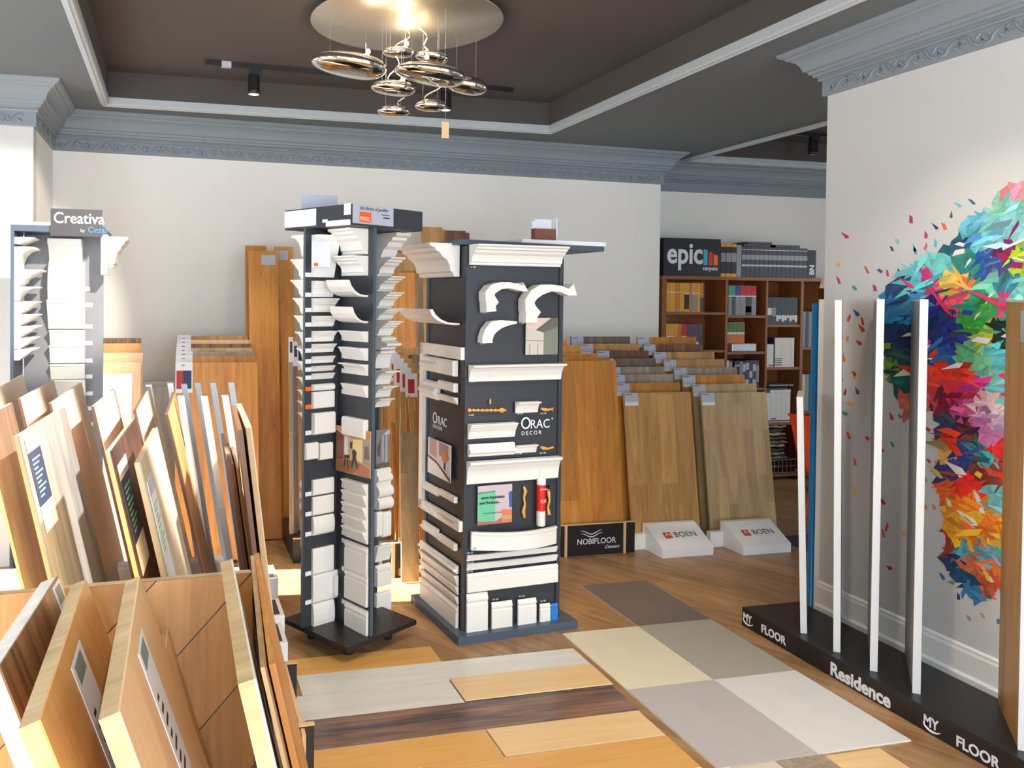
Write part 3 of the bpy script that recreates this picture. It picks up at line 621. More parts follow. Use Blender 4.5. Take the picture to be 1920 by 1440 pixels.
tc = {'mocha': (116, 102, 97), 'cream': (222, 212, 184), 'stone': (166, 161, 149), 'lilac': (182, 176, 174), 'ash': (214, 213, 211), 'bone': (208, 196, 180), 'sand': (220, 178, 128)}
for n_, (i, j), lb in [('mocha', (1, 3), 'dark mocha stone vinyl tile, farthest tile of the floor display'), ('cream', (0, 2), 'cream vinyl tile left of the stone grey tile'), ('stone', (1, 2), 'stone grey vinyl tile between mocha and pale ash tiles'),
                       ('lilac', (0, 1), 'warm grey vinyl tile in front of the cream tile'), ('ash', (1, 1), 'pale ash grey vinyl tile, nearest to the black plinth')]:
    x0 = 1.868+.419*i+(0 if i == 0 else 0); y0 = 2.478+.5915*(j-1)
    flat_sample('vinyl_tile', x0, y0, x0+.417, y0+.589, 0, M('tile_'+n_, tc[n_], .42, noise=.07, ns=9), lb, 'floor tile', 'vinyl tiles laid on the shop floor', h=.006)
flat_sample('vinyl_tile', 1.92, 2.08, 2.10, 2.474, 0, M('tile_bone', tc['bone'], .42, noise=.06, ns=9), 'small bone coloured strip in front of the warm grey tile', 'floor tile', 'vinyl tiles laid on the shop floor')
flat_sample('vinyl_plank', 2.102, 2.08, 2.30, 2.474, 0, W['grey'], 'grey oak plank end at the bottom edge below the pale tile', 'floor plank', 'vinyl planks laid on the shop floor')
flat_sample('vinyl_plank', 2.302, 2.08, 2.54, 2.462, 0, W['pLight'], 'light oak plank end below the pale ash tile', 'floor plank', 'vinyl planks laid on the shop floor')

# ================================================================ PLINTH WITH WING PANELS AND MURAL
PX, PY0, PY1 = 2.82, 1.75, 3.57
pl = thing('display_plinth', 'low black plinth lettered in white along the mural wall', 'display plinth', (PX, PY0, 0)); L0 = pl.location
MB().box((0, 0, 0), (.345, PY1-PY0, .093)).build('plinth_body', BLK, pl, bevel=.002)
def ptext(s, px, py, size, **k):
    q = atx(px, py, PX-.001); return text(s, size, CARD, pl, q-L0, Rf(R(-90)), **k)
for (xa, ya, xf, yf) in ((1393, 1161, 1427, 1184), (1731, 1356, 1792, 1397)):
    ptext('MY', xa, ya, .054, bold=.0014, sx=.84); ptext('FLOOR', xf, yf, .055, bold=.0014, sx=.93)
    q = atx(xa, ya, PX-.001)-L0; mb = MB(); ps = []
    for k in range(13):
        an = R(195+135*k/12); ps.append(q+Vector((0, -(.038+.040*cos(an)), .012+.026*sin(an))))
    mb.tube(ps, [.0012+.0035*sin(pi*k/12) for k in range(13)], 6); o = mb.build('smile_mark', CARD, pl)
ptext('Residence', 1556, 1263, .078, bold=.0026, sx=.98)
def wing(px, py, h, ang, length, label, face=ALU, edge=M('wing_edge_white', (208, 210, 210), .4), th=.028, lean=0.):
    b = atz(px, py, .094); t = thing('wing_panel', label, 'display panel', (b.x, b.y, .0935), R(90-ang), 'wing panels standing on the black plinth')
    MB().box((0, -th/2+.003, 0), (length, th/2-.003, h)).build('panel_face', face, t)
    MB().box((-.004, -th/2, 0), (.004, th/2, h)).build('front_edge', edge, t, bevel=.001)
    MB().box((-.004, -th/2, h), (length, th/2, h+.008)).build('top_cap', edge, t)
    t.rotation_euler = (lean, 0, R(90-ang)); return t
GREYP = M('grey_panel_laminate', (150, 150, 154), .4)
wing(1507, 1187, 1.10, 42.5, .30, 'shortest white edged wing panel, farthest along the black plinth', face=ALU, lean=-.030)
wing(1569, 1222, 1.555, 44.5, .36, 'narrow white edged wing panel second from the far end of the plinth', face=GREYP, lean=-.012)
wing(1638, 1258, 1.56, 43.2, .40, 'white edged wing panel third from the far end of the plinth', face=GREYP)
wing(1718, 1300, 1.56, 43.0, .42, 'white edged wing panel before the red part of the mural', face=GREYP)
t = wing(1917, 1407, 1.56, 42.5, .38, 'oak faced wing panel at the right picture edge', face=W['tan'])
q = MB().box((.02, .0125, 1.42), (.10, .014, 1.53)).build('label_card', GCARD, t)
t = thing('blue_pole', 'glossy blue upright pole at the end of the mural wall', 'pole', (3.262, 3.60, 0))
MB().lathe([(0, 0), (.03, 0), (.03, .008), (.020, .012), (.020, 1.63), (.016, 1.64), (0, 1.64)], (0, 0, 0), 24).build('tube', M('blue_gloss', (14, 112, 170), .15), t)
MB().lathe([(.0, 0), (.05, 0), (.05, .006), (.0, .007)], (0, 0, 0), 24).build('foot_plate', BLUEP, t)
t = thing('display_board', 'tall narrow white upright board at the end of the mural wall', 'display board', (3.16, 3.50, 0)); MB().box((0, 0, 0), (.04, .035, 1.66)).build('board', WHT2, t); t.location = (3.205, 3.484, 0)

# mural: flat shards of colour stuck on the wall
def wp(x, y, off=.0): q = atx(x, y, MX); return Vector((MX-.001-off, q.y, q.z))
mural_out = [(1912, 338), (1893, 345), (1872, 362), (1856, 388), (1830, 398), (1812, 416), (1798, 430), (1790, 448), (1780, 462), (1760, 470), (1740, 478), (1724, 492), (1706, 500), (1688, 512), (1672, 530), (1656, 548), (1650, 566), (1655, 600), (1652, 626), (1658, 660), (1655, 690),
    (1664, 706), (1674, 730), (1690, 768), (1700, 790), (1708, 766), (1722, 770), (1748, 772), (1758, 790), (1752, 812), (1758, 850), (1752, 880), (1756, 925), (1770, 960), (1762, 995), (1775, 1012), (1762, 1044), (1780, 1076), (1800, 1096), (1816, 1122), (1832, 1132), (1852, 1122), (1880, 1102),
    (1925, 1088), (2010, 1060), (2110, 1000), (2170, 900), (2190, 700), (2170, 520), (2110, 400), (2030, 350), (1960, 330)]
seeds = [((1890, 400), (126, 196, 196)), ((1850, 440), (118, 190, 202)), ((1880, 370), (140, 196, 170)), ((1905, 350), (226, 150, 160)), ((1900, 440), (132, 192, 204)), ((1820, 430), (92, 176, 190)), ((1785, 450), (30, 90, 110)), ((1800, 490), (44, 136, 120)), ((1870, 500), (70, 70, 130)),
    ((1895, 470), (130, 30, 90)), ((1915, 480), (160, 196, 40)), ((1760, 500), (110, 196, 190)), ((1740, 520), (206, 60, 120)), ((1790, 530), (238, 190, 90)), ((1850, 510), (40, 90, 160)), ((1870, 530), (64, 130, 150)), ((1720, 530), (100, 190, 196)), ((1690, 540), (36, 70, 110)),
    ((1680, 580), (48, 130, 180)), ((1665, 620), (30, 60, 100)), ((1720, 570), (60, 146, 190)), ((1760, 590), (36, 50, 130)), ((1740, 620), (34, 44, 120)), ((1700, 640), (28, 50, 90)), ((1790, 560), (234, 80, 110)), ((1810, 540), (240, 120, 60)), ((1830, 560), (40, 150, 110)),
    ((1850, 580), (70, 170, 90)), ((1830, 600), (56, 150, 60)), ((1880, 570), (220, 60, 120)), ((1900, 600), (60, 160, 120)), ((1860, 530), (112, 200, 170)), ((1840, 620), (170, 190, 60)), ((1880, 625), (24, 50, 30)), ((1905, 615), (30, 70, 50)), ((1900, 570), (120, 200, 190)),
    ((1790, 640), (40, 50, 140)), ((1775, 665), (40, 90, 150)), ((1720, 660), (36, 76, 130)), ((1680, 670), (40, 84, 84)), ((1670, 690), (110, 150, 60)), ((1690, 700), (30, 90, 90)), ((1810, 660), (100, 180, 130)), ((1840, 680), (120, 196, 150)), ((1880, 670), (90, 190, 200)),
    ((1900, 720), (170, 200, 70)), ((1860, 720), (120, 196, 190)), ((1735, 700), (228, 70, 50)), ((1765, 690), (232, 56, 30)), ((1800, 700), (236, 60, 40)), ((1790, 730), (220, 50, 60)), ((1750, 740), (200, 70, 70)), ((1730, 750), (206, 110, 100)), ((1820, 740), (190, 60, 130)),
    ((1810, 770), (200, 80, 140)), ((1850, 760), (236, 200, 206)), ((1880, 750), (226, 210, 210)), ((1900, 738), (206, 40, 90)), ((1840, 790), (186, 110, 170)), ((1870, 800), (214, 180, 206)), ((1860, 820), (200, 120, 170)), ((1770, 760), (120, 30, 60)), ((1765, 800), (50, 70, 100)),
    ((1790, 800), (70, 40, 70)), ((1810, 820), (100, 50, 40)), ((1780, 830), (240, 60, 30)), ((1770, 850), (220, 170, 90)), ((1800, 850), (30, 70, 140)), ((1830, 840), (60, 110, 120)), ((1870, 840), (236, 50, 40)), ((1900, 860), (230, 40, 40)), ((1850, 860), (70, 190, 190)),
    ((1780, 880), (60, 60, 130)), ((1840, 880), (130, 50, 40)), ((1880, 890), (150, 60, 44)), ((1810, 910), (226, 50, 40)), ((1900, 910), (180, 60, 120)), ((1775, 920), (226, 100, 40)), ((1800, 940), (246, 130, 30)), ((1860, 940), (110, 180, 180)), ((1840, 950), (240, 140, 30)),
    ((1790, 970), (240, 170, 50)), ((1830, 970), (250, 190, 40)), ((1850, 990), (244, 120, 30)), ((1890, 980), (244, 160, 30)), ((1800, 1000), (238, 160, 40)), ((1870, 1010), (250, 190, 50)), ((1780, 1020), (160, 60, 40)), ((1800, 1035), (80, 150, 170)), ((1860, 1035), (110, 160, 180)),
    ((1900, 1020), (70, 180, 170)), ((1790, 1060), (30, 70, 100)), ((1820, 1060), (200, 110, 70)), ((1860, 1060), (220, 110, 60)), ((1850, 1090), (200, 90, 60)), ((1800, 1080), (30, 80, 120)), ((1820, 1110), (50, 120, 160)), ((1880, 1080), (226, 120, 80)),
    ((1960, 450), (120, 190, 170)), ((2060, 560), (80, 170, 180)), ((1980, 640), (60, 120, 120)), ((2100, 700), (240, 120, 80)), ((2000, 780), (220, 90, 120)), ((2060, 880), (230, 70, 50)), ((1970, 900), (240, 160, 60)), ((2000, 1000), (210, 110, 80))]
def inside(p, poly):
    x, y = p; c = False
    for (x0, y0), (x1, y1) in zip(poly, poly[1:]+poly[:1]):
        if (y0 > y) != (y1 > y) and x < (x1-x0)*(y-y0)/(y1-y0)+x0: c = not c
    return c
rnd = random.Random(5)
mur = MB(); mcol = []
def shard(cx, cy, l, wd, an, col, off):
    ca, sa = cos(an), sin(an); k = rnd.uniform(-.3, .3)
    pts = [(-l/2, 0), (-l*k, -wd/2), (l/2, -wd*.15), (l*.3, wd/2)]
    q = [wp(cx+ca*u-sa*v, cy+sa*u+ca*v, off) for u, v in pts]
    mur.add(q, [(0, 1, 2, 3)]); mcol.append(col)
def nearest(x, y): return min(seeds, key=lambda s: (s[0][0]-x)**2+(s[0][1]-y)**2)[1]
# base: fine cells inside the outline
cell = 11; off = 0.; J = {}
def jv(i, j):
    if (i, j) not in J: J[i, j] = (1640+i*cell+rnd.uniform(-4.5, 4.5), 330+j*cell+rnd.uniform(-4.5, 4.5))
    return J[i, j]
for i in range(0, 44):
    for j in range(0, 75):
        q = [jv(i, j), jv(i+1, j), jv(i+1, j+1), jv(i, j+1)]
        for tri in (((0, 1, 2), (0, 2, 3)) if rnd.random() < .5 else ((0, 1, 3), (1, 2, 3))):
            x, y = sum(q[k][0] for k in tri)/3, sum(q[k][1] for k in tri)/3
            if inside((x, y), mural_out) and wp(x, y).y > 1.85:
                c = nearest(x+rnd.gauss(0, 5), y+rnd.gauss(0, 5)); f = rnd.uniform(.9, 1.12)
                mur.add([wp(*q[k]) for k in tri], [(0, 1, 2)]); mcol.append(tuple(min(255, v*f) for v in c))
for q in range(800):
    x, y = rnd.uniform(1650, 2110), rnd.uniform(345, 1125)
    if inside((x, y), mural_out) and wp(x, y).y > 1.85:
        c = nearest(x+rnd.gauss(0, 12), y+rnd.gauss(0, 12)); f = rnd.uniform(.75, 1.3); c = tuple(min(255, int(v*f+rnd.gauss(0, 12))) for v in c); c = tuple(max(0, v) for v in c)
        if rnd.random() < .06: c = (236, 230, 224)
        an = -.9+1.9*((y-330)/800)+rnd.gauss(0, .35)
        shard(x, y, rnd.uniform(18, 60), rnd.uniform(5, 17), an, c, .0003+off); off += 6e-6
for x, y, l, wd, a, c in [(1890, 605, 60, 9, .05, (24, 30, 26)), (1900, 740, 50, 11, .02, (200, 36, 84)), (1852, 560, 90, 10, .4, (226, 60, 110)), (1760, 560, 90, 9, .9, (222, 50, 100)), (1800, 520, 60, 7, 1.0, (240, 190, 90)), (1735, 640, 26, 14, .2, (230, 60, 130)),
    (1816, 1000, 60, 16, -.2, (250, 200, 60)), (1850, 1075, 40, 8, 1.1, (244, 190, 60)), (1836, 890, 16, 14, .1, (244, 190, 60)), (1790, 840, 44, 14, .8, (244, 60, 30)), (1700, 690, 40, 14, .3, (234, 60, 40)), (1700, 530, 40, 8, .6, (230, 60, 130)), (1880, 480, 26, 20, .4, (160, 24, 80)), (1850, 850, 24, 12, .5, (60, 200, 196))]:
    shard(x, y, l, wd, a, c, .0006+off); off += 6e-6
conf = [(1584, 441, 206, 50, 60), (1572, 495, 232, 180, 90), (1572, 525, 200, 50, 110), (1602, 540, 70, 160, 150), (1605, 586, 50, 90, 150), (1570, 592, 60, 130, 180), (1592, 596, 200, 70, 80), (1617, 602, 214, 60, 50), (1615, 615, 206, 50, 50), (1589, 634, 226, 120, 70), (1610, 642, 190, 60, 80),
    (1566, 642, 230, 130, 90), (1582, 670, 226, 120, 60), (1601, 700, 226, 100, 60), (1603, 706, 240, 170, 70), (1578, 711, 224, 140, 90), (1585, 734, 170, 50, 90), (1607, 733, 90, 90, 90), (1593, 757, 238, 190, 60), (1582, 775, 90, 150, 130), (1591, 817, 232, 110, 50), (1626, 822, 220, 60, 60), (1603, 866, 220, 110, 60),
    (1601, 918, 236, 190, 70), (1654, 940, 200, 60, 60), (1663, 988, 220, 80, 60), (1667, 1064, 200, 44, 60), (1625, 506, 200, 90, 110), (1650, 508, 90, 80, 150), (1640, 540, 190, 60, 110), (1664, 512, 206, 60, 80), (1672, 466, 90, 80, 110), (1682, 452, 130, 190, 200), (1714, 465, 90, 180, 200), (1716, 470, 90, 170, 200),
    (1708, 411, 170, 60, 100), (1736, 440, 200, 60, 90), (1753, 424, 60, 60, 100), (1770, 424, 228, 110, 60), (1784, 402, 100, 80, 110), (1796, 384, 110, 190, 210), (1822, 378, 70, 80, 130), (1754, 455, 100, 190, 200), (1736, 462, 210, 110, 140), (1671, 780, 190, 80, 80), (1687, 780, 60, 140, 140), (1673, 833, 70, 150, 140),
    (1652, 828, 206, 60, 90), (1652, 842, 200, 60, 80), (1739, 805, 196, 50, 90), (1726, 800, 70, 40, 80), (1730, 838, 70, 50, 90), (1741, 864, 200, 60, 80), (1726, 876, 170, 50, 80), (1732, 896, 214, 120, 80), (1735, 950, 228, 150, 80), (1751, 950, 220, 150, 90), (1725, 968, 230, 110, 80), (1694, 1000, 238, 170, 50),
    (1766, 1080, 50, 120, 150), (1784, 1092, 130, 150, 90), (1797, 1118, 60, 60, 140), (1872, 1165, 50, 130, 170), (1816, 1158, 150, 160, 150), (1842, 1154, 160, 170, 160), (1723, 782, 170, 60, 90), (1656, 1000, 226, 90, 60)]
for x, y, *c in conf: shard(x, y, rnd.uniform(11, 20), rnd.uniform(6, 9), rnd.uniform(.2, 1.8), tuple(c), 0)
mm, n, l, b = nt('mural_paint'); at = n.new('ShaderNodeVertexColor'); at.layer_name = 'paint'; l.new(at.outputs[0], b.inputs['Base Color']); b.inputs['Roughness'].default_value = .6
mo = mur.build('wall_mural', mm); ca = mo.data.color_attributes.new('paint', 'FLOAT_COLOR', 'CORNER')
for p, c in zip(mo.data.polygons, mcol):
    for li in p.loop_indices: ca.data[li].color = srgb(c)
tag(mo, 'large mural of many coloured shards on the white right wall', 'mural')

# ================================================================ CEILING LAMP, TRACKS
cc = Vector((1.178, 4.145, 3.085))
ch = thing('pendant_lamp', 'large steel disc ceiling lamp with hanging chrome pebbles', 'ceiling lamp', tuple(cc))
MB().lathe([(0, .03), (.12, .03), (.12, .012), (.5, .010), (.503, .005), (.5, 0), (0, 0)], (0, 0, 0), 72).build('ceiling_disc', DISC, ch)
peb = [((654, 122), 3.95, 72, 18, .09, .25), ((746, 98), 4.2, 31, 9, .0, .1), ((809, 107), 4.25, 33, 10, .08, .2), ((805, 139), 3.9, 69, 15, .10, .3), ((875, 160), 4.3, 40, 15, .12, .1), ((737, 165), 4.1, 43, 12, .04, .2), ((807, 198), 4.0, 30, 10, -.02, .1), ((738, 208), 4.15, 31, 10, .0, .1)]
for i, ((x, y), Y, rx, ry, tilt, wob) in enumerate(peb):
    c = aty(x, y, Y)-cc; d = fw.dot(aty(x, y, Y)-O); a, hgt = rx*d/F_PX, ry*d/F_PX*1.0
    mb = MB(); prof = []; N1, N2 = 14, 28; vs = []
    for u in range(N1+1):
        th = pi*u/N1
        for v_ in range(N2):
            ph = 2*pi*v_/N2; k = 1+wob*.35*cos(ph)*1+.08*cos(2*ph)
            sn = abs(sin(th))**.62; px_, py_, pz = a*sn*cos(ph), a*.72*sn*sin(ph)*k, hgt*cos(th)*(1+wob*.6*cos(ph)*sin(th))-hgt*.25*wob*cos(2*ph)*sin(th)
            vs.append((px_*cos(tilt)+pz*sin(tilt)+c.x, py_+c.y, pz*cos(tilt)-px_*sin(tilt)*1.0+c.z))
    mb.add(vs, [(u*N2+v_, u*N2+(v_+1) % N2, (u+1)*N2+(v_+1) % N2, (u+1)*N2+v_) for u in range(N1) for v_ in range(N2)], 0, True)
    mb.build('pebble', CHROME, ch)
    for dx in (-.5, .45): MB().tube([(c.x+a*dx, c.y, c.z), (c.x+a*dx, c.y, -.0)], .0009, 5).build('suspension_wire', ALU, ch)
for x0, y0, x1, y1, Y in [(742, 105, 735, 160, 4.1), (786, 40, 812, 100, 4.2), (826, 150, 800, 192, 3.95), (750, 170, 756, 202, 4.12), (765, 58, 746, 95, 4.15)]:
    p, q = aty(x0, y0, Y)-cc, aty(x1, y1, Y)-cc; p.z = min(p.z, -.001)
    pts = [p.lerp(q, k/8)+Vector((.025*sin(2*pi*k/8), .01*sin(pi*k/8), 0)) for k in range(9)]; MB().tube(pts, .0035, 6).build('cable', M('clear_cable', (232, 220, 200), .3), ch)
for x, y, Y in ((762, 92, 4.2), (800, 118, 4.2), (690, 108, 3.95), (800, 152, 3.9), (755, 160, 4.1)):
    c = aty(x, y, Y)-cc+Vector((0, 0, .022)); MB().lathe([(0, 0), (.010, 0), (.012, .008), (.008, .018), (0, .02)], c, 10).build('halogen_bulb', LAMPM, ch)
    l_ = bpy.data.lights.new('bulb_light', 'POINT'); l_.energy = 2.2; l_.color = (1, .78, .5); l_.shadow_soft_size = .012
    lo = bpy.data.objects.new('bulb_light', l_); C.objects.link(lo); lo.location = c+Vector((0, 0, .04)); lo.parent = ch
q = aty(835, 243, 4.1)-cc; p = aty(835, 190, 4.1)-cc
MB().tube([q+Vector((0, 0, .04)), Vector((q.x, q.y, p.z+.1))], .0009, 5).build('tag_string', ALU, ch)
MB().box((q.x-.02, q.y-.001, q.z-.045), (q.x+.02, q.y+.001, q.z+.04)).build('price_tag', M('kraft_card', (226, 190, 140), .6), ch)
def track(x0, y0, x1, y1, label):
    t = thing('lighting_track', label, 'lighting track', (x0, y0, ZT)); d = Vector((x1-x0, y1-y0, 0)); n = Vector((-d.y, d.x, 0)).normalized()*.017
    MB().prism([-n, d-n, d+n, n], (0, 0, -.032), (0, 0, 0)).build('rail', BLK, t)
    u = d.normalized(); MB().prism([u*.10-n*1.1, u*.16-n*1.1, u*.16+n*1.1, u*.10+n*1.1], (0, 0, -.036), (0, 0, -.001)).build('feed_clip', GCARD, t); return t
def spotlight(x, y, label, e=0, to=None, z=ZT-.032, lit=True, group='black track spotlights'):
    t = thing('track_spotlight', label, 'spotlight', (x, y, z), 0, group)
    MB().box((-.03, -.018, -.05), (.05, .018, 0)).build('adapter', BLK, t)
    MB().lathe([(0, -.04), (.036, -.04), (.038, -.05), (.038, -.13), (.040, -.135), (.040, -.16), (.034, -.162), (.034, -.155), (0, -.155)], (0, 0, 0), 24).build('lamp_housing', BLK, t)
    MB().lathe([(0, -.1565), (.0335, -.1565)], (0, 0, 0), 24).build('lens', LAMPM if lit else WHT2, t)
    if e: spot((x, y, z-.17), to or (x, y-.2, 0), e)
track(.186, 5.236, 2.3, 5.36, 'black lighting track on the dark tray ceiling behind the pendant lamp')
spotlight(.49, 5.254, 'black track spotlight hanging left of the pendant lamp', 60, (.4, 4.9, 0))
spotlight(1.80, 5.33, 'black track spotlight hanging right behind the chrome pebbles', 60, (1.9, 5.0, 0))
track(.2, 2.2, 2.6, 2.2, 'black lighting track on the tray ceiling above the floor samples')
spotlight(1.9, 2.2, 'black track spotlight above the vinyl tiles', 70, (2.1, 3.2, 0)); spotlight(.8, 2.2, 'black track spotlight above the vinyl planks', 70, (1.2, 2.9, 0))
spotlight(.3, 2.2, 'black track spotlight above the foreground sample boards', 40, (-.1, 1.6, 0)); spotlight(2.5, 2.2, 'black track spotlight beside the mural wall', 35, (3.1, 3.0, .5))
def added_spot(x, to, e, size, label):
    spotlight(x, 2.2, label); spot((x, 2.2, ZT-.21), to, e, R(size), (1, .93, .84), .35, .03)  # unseen lamps, added to brighten the left boards and the pillar
added_spot(1.25, (-.55, 2.55, 1.1), 620, 34, 'added unseen spotlight brightening the parquet boards from the right')
added_spot(.55, (-.95, 5.1, 1.7), 480, 30, 'added unseen spotlight whitening the pillar front and grey display')
track(4.75, 6.05, 7.2, 6.05, 'black lighting track in the far right ceiling tray')
spotlight(5.42, 6.05, 'unlit track spotlight in front of the dark far tray', lit=False); spotlight(5.62, 6.05, 'track spotlight right of the unlit one above the bookcase', 25, (5.3, 6.4, 1.2))

# ================================================================ LEANING SAMPLE BOARDS
def lean_board(pn, pf, zt, th, theta, zb, face, label, core=None, group=None, stick=None, name='sample_board', sk='card', vt=.003, top=None):
    """pn, pf: near and far top corner of the right-hand face (pixels at height zt); leans over to the left by theta"""
    A, B = atz(*pn, zt), atz(*pf, zt); t = (B-A); t.z = 0; wdt = t.length; t.normalize()
    nl = Vector((-t.y, t.x, 0)); up_ = (Vector((0, 0, cos(theta)))+nl*sin(theta)).normalized(); L = (zt-zb)/cos(theta)
    org = A-up_*L; y = up_.cross(t)
    o = thing(name, label, 'flooring sample', tuple(org), 0, group)
    o.rotation_euler = Matrix((t, y, up_)).transposed().to_euler()
    core = core or W['edge']
    MB().box((0, vt, 0), (wdt, th, L)).build('core', core, o)
    MB().box((0, 0, 0), (wdt, vt, L)).build('veneer', face, o)
    if stick:
        u0, u1, v0, v1, kind = stick    # fractions along width / metres below the top
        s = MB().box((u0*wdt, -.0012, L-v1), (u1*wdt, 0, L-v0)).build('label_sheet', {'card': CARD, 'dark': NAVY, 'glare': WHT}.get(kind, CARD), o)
        x0, x1 = u0*wdt, u1*wdt
        if kind == 'card':
            m = MB()
            for k in range(7):
                ww = [.8, .55, .7, .4, .62, .5, .3][k]; m.box((x0+(x1-x0)*.2, -.0016, L-v1+(v1-v0)*(.12+.085*k)), (x0+(x1-x0)*(.2+.6*ww), -.0012, L-v1+(v1-v0)*(.12+.085*k+.03)))
            m.build('printed_lines', INK, s)
            MB().box((x0+(x1-x0)*.15, -.0016, L-v0-.035), (x0+(x1-x0)*.8, -.0012, L-v0-.006)).build('printed_block', M('grey_green_print', (120, 140, 132), .5), s)
        else:
            MB().box((x0, -.0016, L-v1), (x1, -.0012, L-v1+(v1-v0)*.28)).build('white_strip', CARD, s)
            m = MB()
            for k in range(9): m.box((x0+(x1-x0)*.2, -.0016, L-v1+(v1-v0)*(.36+.05*k)), (x0+(x1-x0)*(.5+.3*((k*7) % 3)/2), -.0012, L-v1+(v1-v0)*(.36+.05*k+.018)))
            m.build('printed_lines', GREEN, s); MB().box((x0, -.0016, L-v0-(v1-v0)*.14), (x1, -.0012, L-v0)).build('grey_strip', GCARD, s)
    return o
GF = 'thick parquet samples in the front rack'; GM = 'parquet samples in the middle rack'; GR = 'parquet samples in the rear rack'
def off(p, q, k):   # point k px further along q->p
    d = math.hypot(p[0]-q[0], p[1]-q[1]); return (p[0]+(p[0]-q[0])*k/d, p[1]+(p[1]-q[1])*k/d)
ZF = 1.15
lean_board((0, 1248), (108, 1080), ZF, .030, R(20), .12, W['walnut'], 'walnut parquet sample with white edge, leftmost board in the front rack', core=W['white'], group=GF, stick=(.86, 1.0, .004, .16, 'card'))
lean_board((76, 1349), (161, 1086), ZF, .026, R(20), .12, W['cherry'], 'orange parquet sample with long white label, second board in the front rack', group=GF, stick=(.40, .60, .03, .27, 'card'))
lean_board((225, 1334), (262, 1080), ZF, .026, R(19), .12, W['beech'], 'light beech parquet sample with long white label in the front rack', group=GF, stick=(.46, .66, .03, .27, 'card'))
lean_board((480, 1272), (436, 1048), ZF, .024, R(13), .12, W['white'], 'three layered parquet board seen from its edge, right side of front rack', group=GF)
lean_board((516, 1243), (486, 1036), ZF, .009, R(13), .12, W['orange'], 'thin orange parquet board right of the thick layered board', group=GF, core=W['orange'])
lean_board((500, 1249), (478, 1040), ZF-.01, .009, R(13), .12, W['oak'], 'thin pale brown parquet board standing in front of the thin orange one', group=GF, core=W['edgez'])
lean_board((300, 1345), (318, 1150), ZF-.14, .012, R(17), .12, W['beech'], 'narrow beech board leaning low behind the light beech sample', group=GF)
# herringbone board facing the room
A = atz(-160, 1168, 1.10); B = atz(488, 1107, 1.10)
t = thing('herringbone_panel', 'wide herringbone oak panel behind the front rack of thick samples', 'flooring sample', (A.x, A.y, .12)); u = (B-A); L_ = Vector((u.x, u.y, 0)).length
t.rotation_euler = (R(-6), 0, math.atan2(u.y, u.x))
hm = [W['amber'], W['orange'], W['cherry']]
MB().box((0, .003, 0), (L_, .030, .985)).build('core', W['edgez'], t)
# staves are cut at 45 degrees: polygons clipped to the panel rectangle
def clip(poly, x1, z1):
    def cl(ps, f):
        out = []
        for i, a in enumerate(ps):
            b = ps[i-1]; fa, fb = f(a), f(b)
            if (fa >= 0) != (fb >= 0): k = fb/(fb-fa); out.append((b[0]+(a[0]-b[0])*k, b[1]+(a[1]-b[1])*k))
            if fa >= 0: out.append(a)
        return out
    for f in (lambda p: p[0], lambda p: x1-p[0], lambda p: p[1], lambda p: z1-p[1]):
        poly = cl(poly, f)
        if not poly: return []
    return poly
stm = [wood('stave_oak_a', (206, 150, 82), (172, 116, 54)), wood('stave_oak_b', (208, 154, 88), (176, 122, 62)), wood('stave_oak_c', (196, 142, 80), (160, 108, 54))]
mb = MB(); sw = .13
for row, x0 in enumerate((L_-1.25, L_-.62, L_)):
    for k in range(-10, 12):
        xa, xb = (x0-.62, x0); z0 = k*sw*1.414
        sgn = 1 if row % 2 == 0 else -1
        pl_ = [(xa, z0-(0 if sgn > 0 else -.62)), (xb, z0+(.62 if sgn > 0 else 0)), (xb, z0+(.62 if sgn > 0 else 0)+sw*1.414-.0035), (xa, z0+(0 if sgn > 0 else .62)+sw*1.414-.0035)]
        c = clip(pl_, L_, .985)
        if len(c) > 2: mb.add([(x, .0, z) for x, z in c], [tuple(range(len(c)))], (k+row) % 3); mb.add([(x, .003, z) for x, z in c], [tuple(range(len(c)))], (k+row) % 3)
mb.build('herringbone_staves', stm, t)
MB().box((0, .001, 0), (L_, .0029, .985)).build('groove_ground', W['dark'], t)
ZM = 1.30
def mid(pn, pf, th, mat, label, ang=13, **k): return lean_board(pn, pf, ZM, th, R(ang), k.pop('zb', .15), mat, label, group=GM, **k)
mid((-30, 786), (23, 755), .012, W['greybr'], 'grey brown board at the far left picture edge', core=W['edgez'])
mid((35, 817), (122, 762), .013, W['smoke'], 'grey smoked oak board with dark and white label sheet, middle rack', stick=(.06, .30, .02, .26, 'dark'), core=W['edgez'])
mid((208, 846), (254, 784), .013, W['dark'], 'dark wenge board with green printed label sheet in the middle rack', stick=(.05, .36, .04, .30, 'dark'), core=W['edgez'])
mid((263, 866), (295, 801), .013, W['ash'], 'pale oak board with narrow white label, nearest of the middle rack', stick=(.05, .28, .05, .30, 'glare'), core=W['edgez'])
mid((316, 777), (329, 734), .012, W['oak'], 'light oak board with brown edge left of the thin upright samples', core=W['brown'])
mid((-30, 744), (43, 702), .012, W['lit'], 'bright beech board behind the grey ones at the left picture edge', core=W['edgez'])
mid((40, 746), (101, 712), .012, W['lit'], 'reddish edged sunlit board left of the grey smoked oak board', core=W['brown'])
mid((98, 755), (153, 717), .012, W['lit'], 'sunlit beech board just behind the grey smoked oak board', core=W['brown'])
mid((178, 761), (215, 729), .012, W['lit'], 'brightly sunlit cream board behind the dark wenge board', core=W['brown'])
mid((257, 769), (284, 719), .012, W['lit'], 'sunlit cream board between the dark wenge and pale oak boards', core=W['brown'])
PG = M('grey_powder_coat', (176, 184, 190), .35); PW = M('white_and_sunlit_coat', (240, 240, 238), .3)
